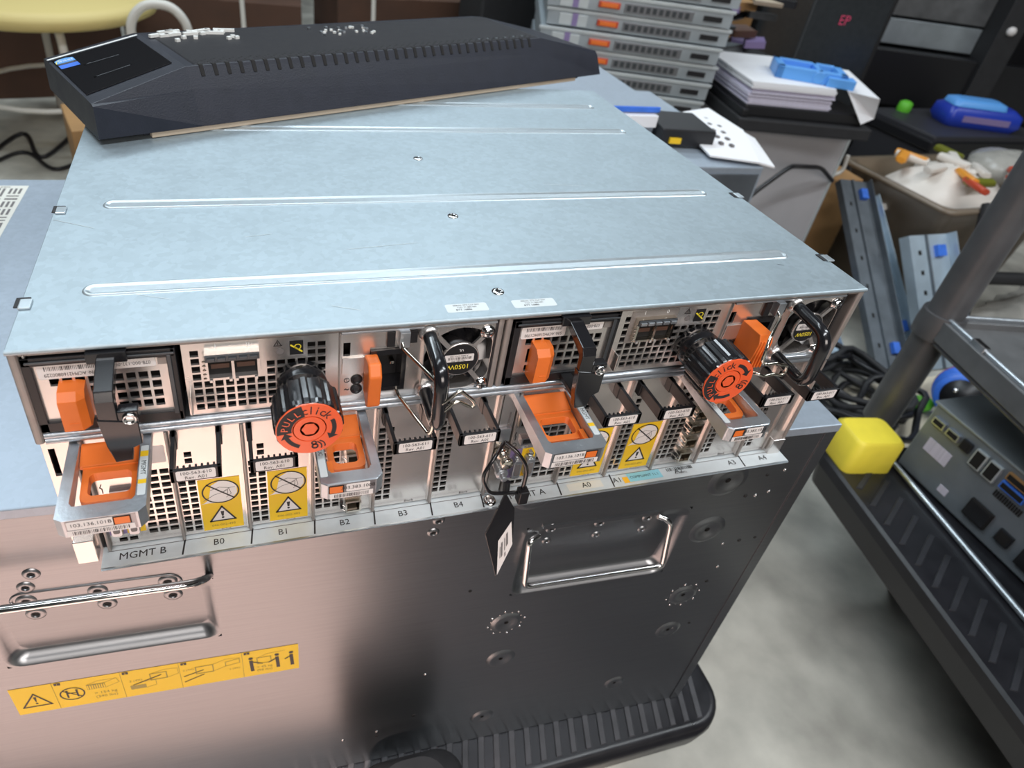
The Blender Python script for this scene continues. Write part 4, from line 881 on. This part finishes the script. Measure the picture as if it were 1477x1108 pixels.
# carton, tower, blacks behind
def carton(x,y,w,d,h,a,label,m='cardboard',z=FLOOR,nm='cardboard_box'):
    t=thing(nm,(x,y,z),label,'box'); M=frame(x,y,z,a)
    s=MB(m,M); s.box(-w/2,w/2,-d/2,d/2,0,h); s.build('box_body',t,.002); s=MB(m,M); tp='tan' if m=='cardboard' else 'cardboard_dark'; s.box(-.024,.024,-d/2-.0008,-d/2,h*.72,h,tp); s.box(-.024,.024,-d/2,d/2,h,h+.0006,tp); s.build('packing_tape',t); return t
carton(1.90,2.32,.34,.3,.85,-.1,'tall orange-brown cardboard carton standing behind the paper stack')
t=thing('tower_computer',(2.32,1.95,FLOOR),'dark grey tower with a small pink mark beside the orange-brown carton','computer'); s=MB('gunmetal',frame(2.06,1.88,FLOOR,-.08)); s.box(0,.32,0,.40,0,.85,'gunmetal'); s.build('case',t,.006); s=MB('sign_pink',frame(2.06,1.88,FLOOR,-.08)); s.M=Matrix.Identity(4); s.pl=frame(2.06,1.88,FLOOR,-.08)@plane((.145,-.0005,.605),(1,0,0),(0,0,1)); s.text2('EP',0,0,.045,'sign_pink',3,e=.0005); s.build('front_mark',t)
# dark electronics pile
t=thing('electronics_pile',(1.73,1.72,-.78),'jumble of dark boards and adapters between the server stack and the carton','electronics'); random.seed(21); M0=frame(1.70,1.80,FLOOR,0)
s=MB('black_matte',M0); s.box(-.15,.17,-.10,.3,0,.50,'black_matte'); s.build('crate_body',t,.004)
s=MB('black',M0)
for i in range(18):
    a=random.uniform(-1,1); s.box(-.04,.05,-.03,.03,0,.02,random.choice(('black','gunmetal','wood_dark','purple','cardboard','server_metal')),T=TR(random.uniform(-.1,.14),random.uniform(-.08,.2),.50+i*.009)@RZ(a)@RX(random.uniform(-.4,.4)))
s.box(-.045,.045,-.03,.03,0,.012,'tan',T=TR(.08,-.02,.66)@RZ(-.4)@RX(.3)); props(s.build('loose_parts',t),'heap of dark circuit boards and small parts',kind='stuff')
# black rack cabinet behind everything on the right
RK=thing('rack_cabinet',(3.1,2.3,FLOOR),'black steel rack cabinet with grey panels filling the upper right background','rack cabinet'); M=frame(2.45,1.98,FLOOR,math.radians(-22))
s=MB('black_matte',M)
for x in (-.03,.46,1.10,2.0): s.box(x,x+.09,0,.10,0,2.2,'black_matte')
s.box(0,2.2,.0,.08,0,.10); s.box(0,2.2,.02,.08,.30,.50,'black'); s.box(0,2.2,.30,.34,0,2.2,'black'); s.build('cabinet_frame',RK,.004)
for x0,x1,z0,z1,m in ((.06,.46,.61,1.30,'shelf_grey'),(.06,.46,.51,.60,'server_metal'),(.80,.84,.4,1.8,'server_metal')):
    s=MB(m,M); s.box(x0,x1,.10,.14,z0,z1); s.build('side_plate',RK,.002)
for x,z in ((.015,.60),(.50,.62)): s=MB('label_white',M@TR(x,-.000,z)@FY); s.lathe([(.016,0),(.016,.008),(.010,.014),(.0001,.015)],16,'label_white'); s.build('latch_knob',RK)
s=MB('green',frame(2.42,1.66,-.42,0)); s.lathe([(.022,0),(.024,.01),(.022,.03),(.012,.036),(.0001,.037)],18,'green'); 
props(s.build('bottle_cap',None,loc=(2.42,1.66,-.42)),'small lime green cap on the dark crate','cap')
s=MB('cone_dark',frame(2.55,1.55,FLOOR,0)); s.box(-.25,.28,-.15,.15,0,.36); s.box(-.26,.29,-.155,.155,.31,.345,'black')
props(s.build('plastic_crate',None,.006,loc=(2.55,1.55,FLOOR)),'black plastic crate behind the bag of snacks','crate')
# wipes pack
t=thing('wipes_pack',(2.58,1.52,-.42),'blue soft pack of wipes with a pale blue lid on the black crate','pack'); M=frame(2.58,1.52,-.42,-.35)
s=MB('blue_deep',M); s.loft([[(x,y,z) for x,y in rrect(-.12+i,.14-i,-.06+i,.07-i,.02,4)] for z,i in ((0,.012),(.02,0),(.055,.004),(.070,.025))],'blue_deep',True,True,True); s.build('pouch',t)
s=MB('blue_light',M); s.loft([[(x,y,z) for x,y in rrect(-.105+i,.08-i,-.045+i,.05-i,.02,4)] for z,i in ((.066,0),(.082,.004),(.088,.02))],'blue_light',True,True,True); s.box(-.07,.09,-.0615,-.058,.022,.042,'purple'); s.build('flip_lid',t)
# clear bin with snacks
BN=thing('clear_bin',(2.08,1.12,FLOOR),'scuffed translucent plastic bin on the floor holding a bag of snacks','bin'); M=frame(1.90,.96,FLOOR,math.radians(3))
s=MB('bin_plastic',M); hB=.31
def shell(i,z): return [(x,y,z) for x,y in rrect(i,.46-i,i,.36-i,.03,4)]
s.loft([shell(.03,0),shell(.004,hB),shell(-.014,hB),shell(-.014,hB+.012),shell(.008,hB+.012),shell(.034,.006)],'bin_plastic',True,True,True); s.build('bin_body',BN)
s=MB('film',M); random.seed(8)
def blob(mb,cx,cy,cz,rx,ry,rz,m,n=18,amp=.18,seed=1):
    st=random.getstate(); random.seed(seed); rings=[]; nr=9
    for k in range(nr+1):
        ph=PI*k/nr; rr=max(math.sin(ph),.02); rings.append([(cx+rx*rr*math.cos(2*PI*j/n)*(1+random.uniform(-amp,amp)),cy+ry*rr*math.sin(2*PI*j/n)*(1+random.uniform(-amp,amp)),cz-rz*math.cos(ph)*(1+random.uniform(-amp,amp)*.4)) for j in range(n)])
    mb.loft(rings,m,True,True,True); random.setstate(st)
t=thing('snack_bag',(2.08,1.16,FLOOR+.05),'open clear bag of wrapped snacks in white and orange wrappers filling the bin','bag')
s=MB('film',M); blob(s,.23,.18,.22,.22,.16,.14,'snack_white',seed=3); s.build('bag_body',t)
for i in range(16):
    q=MB(['snack_white','snack_orange','snack_white','snack_red','snack_green','snack_white'][i%6],M@TR(.08+.30*random.random(),.06+.22*random.random(),.345+random.random()*.02)@RZ(random.random()*3)@RX(random.uniform(-.3,.3)))
    q.loft([[(x,y,z) for x,y in rrect(-.045,.045,-.016+i_,.016-i_,.006,2)] for z,i_ in ((0,.006),(.008,0),(.016,.006))],None,True,True,True); q.build('wrapped_snack',t)
t2=MB('film2',M); blob(t2,.50,.20,.34,.13,.12,.05,'film2',seed=9,amp=.1); props(t2.build('crumpled_bag',None,loc=tuple(M@Vector((.5,.2,.30)))),'crumpled grey-clear plastic bag beside the snacks on the bin rim','bag')
# wire basket and carton
t=thing('wire_handle_box',(1.70,1.32,FLOOR),'tan box with a bent metal rod, between the pedestal and the clear bin','box'); M=frame(1.69,1.22,FLOOR,-.05)
s=MB('black_matte',M); s.box(0,.17,0,.28,0,.30,'cardboard'); s.build('crate_body',t,.004)
s=MB('tube_white',M); s.tube(bend([(-.085,.01,.24),(-.083,-.02,.355),(.020,-.02,.318),(.060,-.02,.330),(.053,-.02,.380)],.02,4),.0055,'tube_white',8); props(s.build('rod_handle',t),'pale metal rod')
s=MB('black'); s.tube(bend([(1.262,1.0,-.45),(1.282,1.0,-.4166),(1.318,1.0,-.385),(1.360,1.0,-.3475),(1.43,1.04,-.365),(1.54,1.08,-.385),(1.64,1.12,-.44)],.03,6),.0055,n=8); s.tube([(1.262,1.0,-.45),(1.25,1.0,-.77)],.0055,n=8)
props(s.build('cable',None,loc=(1.36,1.0,-.4)),'black cable arching in front of the light grey pedestal cabinet','cable')
# leaning rails
def rail(p0,p1,w,label,m='rail_metal',h=.02):
    p0=Vector(p0);p1=Vector(p1); d=(p1-p0); L=d.length; x=d.normalized(); side=Vector((1,-.1,0)); side=(side-x*side.dot(x)).normalized(); n=side.cross(x)
    M=Matrix(((x.x,side.x,n.x,p0.x),(x.y,side.y,n.y,p0.y),(x.z,side.z,n.z,p0.z),(0,0,0,1)))
    t=thing('mounting_rail',tuple(p0),label,'rail')
    s=MB(m,M); s.box(0,L,-w/2,w/2,0,.002,m); s.box(0,L,-w/2,-w/2+.002,-h,0,m); s.box(0,L,w/2-.002,w/2,0,h,m); s.box(.0,L,-w*.1,-w*.1+.004,.002,.008,'rail_dark')
    for k in range(6): s.box(L*(.1+.15*k),L*(.1+.15*k)+.012,-w*.32,-w*.24,.002,.0026,'cavity')
    s.build('rail_body',t,.0006)
    for x_ in (L-.06,.04): q=MB('blue',M); q.box(x_,x_+.03,w*.1,w*.32,.002,.014,'blue'); q.build('clip',t)
    return t
rail((1.66,.72,-.775),(1.76,1.16,-.46),.085,'dark steel rail leaning leftmost of the three by the bin','rail_dark')
rail((1.775,.80,-.775),(1.80,1.14,-.50),.075,'blue-grey steel rail leaning in the middle, with blue clips','rail_metal')
rail((1.825,.70,-.775),(1.825,.93,-.51),.120,'wide pale blue steel rail leaning rightmost against the bin','rail_metal',.03)
rail((1.52,.80,-.775),(1.60,1.10,-.66),.09,'pale steel panel low behind the enclosure corner, left of the dark rail','rail_metal')
# cable coil
s=MB('black_matte'); random.seed(4)
for k in range(11):
    cx,cy=1.43+random.uniform(-.04,.03),.63+random.uniform(-.04,.04); rx,ry=random.uniform(.09,.15),random.uniform(.06,.13); ph=random.random()*6
    s.tube([(cx+rx*math.cos(t_*2*PI/26+ph),cy+ry*math.sin(t_*2*PI/26+ph)+.02*math.sin(t_*.9+k),FLOOR+.012+k*.007+.012*math.sin(t_*.7+k)) for t_ in range(26)],.0075,'black_matte' if k%3 else 'black',7,closed=True)
props(s.build('cable_coil',None,loc=(1.47,.63,FLOOR)),'tangled heap of black cables on the floor beside the steel rails','cables')
s=MB('black_matte'); blob(s,1.40,.93,FLOOR+.10,.08,.07,.10,'black_matte',seed=6)
props(s.build('dark_bag',None,loc=(1.40,.93,FLOOR)),'black lumpy bag on the floor behind the cable heap','bag')
# reel connector
t=thing('power_plug',(1.655,.57,FLOOR),'round blue and maroon industrial plug lying on the floor beyond the cart','plug'); M=TR(1.66,.545,FLOOR+.068)@(Vector((-1.58,-.84,.60)).to_track_quat('Z','Y').to_matrix().to_4x4())@Matrix.Scale(1.35,4)
s=MB('blue',M); s.lathe([(.022,.034),(.038,.036),(.040,.030),(.038,-.02),(.046,-.022),(.046,-.034)],28,'blue'); s.lathe([(.0300,.0342),(.0300,.0362),(.0001,.0366)],24,'black'); s.build('plug_body',t)
s=MB('red_plastic',M); s.lathe([(.030,-.030),(.047,-.032),(.045,-.070),(.020,-.072)],28,'red_plastic'); s.build('plug_ring',t)
s=MB('chrome',M)
for a in (.5,2.6,4.7): s.lathe([(.004,.034),(.004,.040),(.0001,.041)],8,'chrome',TR(.014*math.cos(a),.014*math.sin(a),0))
s.build('contact_pins',t); s=MB('green'); blob(s,1.600,.575,FLOOR+.022,.025,.022,.02,'green',seed=2,n=12); s.build('green_strap',t)
s=MB('cream'); s.box(1.45,1.83,.40,.68,FLOOR,FLOOR+.002,'cream',T=None); props(s.build('paper_sheet',None,loc=(1.65,.55,FLOOR)),'cream paper sheet on the floor under the blue plug','paper')
# crumpled plastic film on the floor
random.seed(17); s=MB('film2',frame(2.35,.72,FLOOR,.3)); nx,ny=26,20; vs=[];fs=[]
for i in range(nx):
    for j in range(ny):
        u,v=i/(nx-1),j/(ny-1); e=min(u,1-u,v,1-v)*5; vs.append(((u-.5)*.72+random.uniform(-.01,.01),(v-.5)*.50+random.uniform(-.01,.01),.004+min(e,1)*(.05+.045*math.sin(u*9+v*4)+random.uniform(-.02,.02))))
for i in range(nx-1):
    for j in range(ny-1): fs.append((i*ny+j,(i+1)*ny+j,(i+1)*ny+j+1,i*ny+j+1))
s.add(vs,fs,'film2',True); props(s.build('plastic_film',None,loc=(2.35,.72,FLOOR)),'crumpled greyish plastic film on the floor between the bin and the cart pole','plastic sheet')
s=MB('black_matte'); s.tube([(1.92,.80,FLOOR+.10),(2.02,.95,FLOOR+.34)],.020,n=10); s.tube([(2.02,.95,FLOOR+.12),(2.5,.85,FLOOR+.13)],.02,n=8)
props(s.build('black_strap',None,loc=(2.0,.9,FLOOR)),'thick black strap running down beside the bin','strap')
# ================================================================= BACKGROUND: left and centre rear
CH=thing('stool',(-.25,2.30,FLOOR),'stool with yellow seat and pale tube legs behind the left of the black bezel','stool'); sc=(-.42,2.30)
s=MB('seat_yellow'); s.lathe([(.0001,-.365),(.30,-.365),(.33,-.35),(.33,-.325),(.30,-.31),(.0001,-.305)],40,'seat_yellow',TR(sc[0],sc[1],0)); s.build('seat',CH)
for a in (-2.45,-1.25,.3,1.8):
    q=MB('tube_white'); c_,s_=math.cos(a),math.sin(a); q.tube(bend([(sc[0]+c_*.12,sc[1]+s_*.12,-.35),(sc[0]+c_*.24,sc[1]+s_*.24,-.37),(sc[0]+c_*.30,sc[1]+s_*.30,FLOOR)],.05,4),.012,n=10); q.build('leg',CH)
s=MB('tube_white'); s.tube([(sc[0]+.25*math.cos(k*PI/12),sc[1]+.25*math.sin(k*PI/12),-.60) for k in range(24)],.008,n=8,closed=True); s.build('foot_ring',CH)
s=MB('tube_white'); P=[(-.16,2.0,FLOOR),(-.145,2.0,-.32),(-.10,2.0,-.272),(-.03,2.0,-.275),(.008,2.0,-.32),(.03,2.0,FLOOR)]
s.tube(bend(P,.05,5),.013,n=10); props(s.build('tube_frame',None,loc=(-.1,2.0,FLOOR)),'bent cream tube frame standing right of the yellow stool seat','frame')
carton(-.22,1.80,.20,.22,.26,.25,'small orange-brown box on the floor at the left rear corner of the enclosure')
carton(-.55,2.95,.50,.4,.46,.2,'dark brown carton in shadow under the yellow stool','cardboard_dark')
carton(.10,2.75,.62,.4,.42,-.1,'reddish-brown carton behind the pale tube frame','cardboard_dark')
carton(.80,2.75,.60,.4,.46,.1,'dark brown carton behind the middle of the black bezel','cardboard_dark')
carton(1.45,2.85,.5,.4,.60,.0,'dark box just left of the server stack background','wood_dark')
s=MB('server_bright',frame(-.06,1.15,FLOOR,.05)); s.box(0,.32,0,.30,.0,.53,'lid_steel'); s.box(-.01,.33,-.01,.31,.53,.534,'label_cream')
props(s.build('metal_bin',None,.002,loc=(.1,1.3,FLOOR)),'pale blue-topped box peeking over the back of the black bezel','box')
for k,(x,y) in enumerate(((.18,2.3),(.62,2.3))):
    q=MB('tube_white'); q.tube([(x,y,FLOOR),(x-.01,y+.02,-.05)],.008,n=8); props(q.build('post',None,loc=(x,y,FLOOR)),('pale round post behind the left half of the bezel','pale round post behind the right half of the bezel')[k],'post')
s=MB('black'); s.tube([(-.62+.30*k/20,2.2+.12*math.sin(k*.5)+.1*k/20,FLOOR+.008) for k in range(21)],.007,n=7); s.tube([(-.60+.3*k/20,2.1+.07*math.sin(k*.4),FLOOR+.008) for k in range(21)],.006,n=7)
props(s.build('floor_cable',None,loc=(-.45,2.2,FLOOR)),'dark cable looping over the floor at far left','cable')
s=MB('black_matte'); s.box(.95,1.3,2.15,2.40,FLOOR,-.05); props(s.build('black_case',None,.01,loc=(1.1,2.25,FLOOR)),'black upright case just behind the tall server stack','case')

# ================================================================= ROOM
def struct(n,mb): 
    o=mb.build(n); o['kind']='structure'; return o
s=MB('concrete'); s.box(-4,8,-3.2,6.5,FLOOR-.05,FLOOR); struct('floor',s)
s=MB('wall_dark'); s.box(-4,8,6.4,6.5,FLOOR,2.2); struct('wall_back',s)
s=MB('wall_dark'); s.box(-4,-3.9,-3.2,6.5,FLOOR,2.2); struct('wall_left',s)
s=MB('wall_dark'); s.box(7.9,8,-3.2,6.5,FLOOR,2.2); struct('wall_right',s)
s=MB('wall_grey'); s.box(-4,8,-3.2,-3.1,FLOOR,2.2); struct('wall_front',s)
s=MB('ceiling_grey'); s.box(-4,8,-3.2,6.5,2.2,2.25); struct('ceiling',s)

s=MB('salmon_reflector'); s.prism(rrect(-.85,.205,-.95,-.030,.02,4),'z',FLOOR,FLOOR+.012); props(s.build('pink_reflection_mat',None,.002,loc=(-.3,-.5,FLOOR)),'unseen salmon pink mat added before the trolley for the panel reflection, left half','mat')  # out of view, added so the steel panel mirrors pink on the left
s=MB('rubber'); s.prism(rrect(.215,.84,-1.3,-.080,.02,4),'z',FLOOR,FLOOR+.012); props(s.build('dark_reflection_mat',None,.002,loc=(.6,-.6,FLOOR)),'unseen black mat added before the trolley for the panel reflection, right half','mat')  # out of view, added so the right half of the panel mirrors dark
# ================================================================= LIGHT
def area(n,loc,rot,sx,sy,col,e,spread=PI):
    L=D.lights.new(n,'AREA'); L.shape='RECTANGLE'; L.size=sx; L.size_y=sy; L.color=col; L.energy=e; L.spread=spread
    o=D.objects.new(n,L); C.objects.link(o); o.location=loc; o.rotation_euler=rot; return o
cool=(.82,.93,1.0)
area('ceiling_lamp',(-.2,2.1,2.1),(0,0,.1),2.8,.25,cool,60)
area('ceiling_lamp.001',(-.3,.75,2.1),(0,0,.1),2.0,.15,cool,16)
area('ceiling_lamp.002',(2.3,-.3,2.1),(0,0,.1),2.4,.2,(.9,.96,1.0),40)
area('ceiling_lamp.003',(2.5,3.4,2.1),(0,0,.1),3.0,.25,cool,30)
area('overhead_fill',(.1,-1.0,2.1),(0,0,.1),2.4,.2,(.93,.96,1.0),42)  # added above the front to brighten the ledge and latch tops
area('front_fill_light',(.25,-2.3,1.0),(math.radians(68),0,0),1.6,.8,(1,.90,.84),34)  # added fill from the front, brightens the labels on the enclosure
L=D.lights.new('mat_fill_spot','SPOT'); L.color=(1,.80,.72); L.energy=175; L.spot_size=math.radians(45); L.spot_blend=.25; L.shadow_soft_size=.03  # added spot, lights the pink mat for its reflection and bounce
o=D.objects.new('mat_fill_spot',L); C.objects.link(o); o.location=(-.35,-.95,.55); o.rotation_euler=(Vector((-.12,-.33,FLOOR))-o.location).to_track_quat('-Z','Y').to_euler()
wd=D.worlds.new('World'); bpy.context.scene.world=wd; wd.use_nodes=True; wd.node_tree.nodes['Background'].inputs[0].default_value=(.6,.7,.8,1); wd.node_tree.nodes['Background'].inputs[1].default_value=.05

# ================================================================= CAMERA
cd=D.cameras.new('Camera'); cam=D.objects.new('Camera',cd); C.objects.link(cam)
cam.location=(0.09314,-0.25926,0.18471); cam.rotation_mode='XYZ'; cam.rotation_euler=(0.94267,-0.10816,-0.28073)
cd.sensor_width=36; cd.lens=992.68/1477*36; cd.shift_x=.0608; cd.shift_y=-.0421; cd.clip_start=.02
cd.dof.use_dof=True; cd.dof.focus_distance=.37; cd.dof.aperture_fstop=13
sc_=bpy.context.scene; sc_.camera=cam
sc_.view_settings.view_transform='Standard'; sc_.view_settings.look='None'; sc_.view_settings.gamma=1; sc_.view_settings.exposure=-0.06
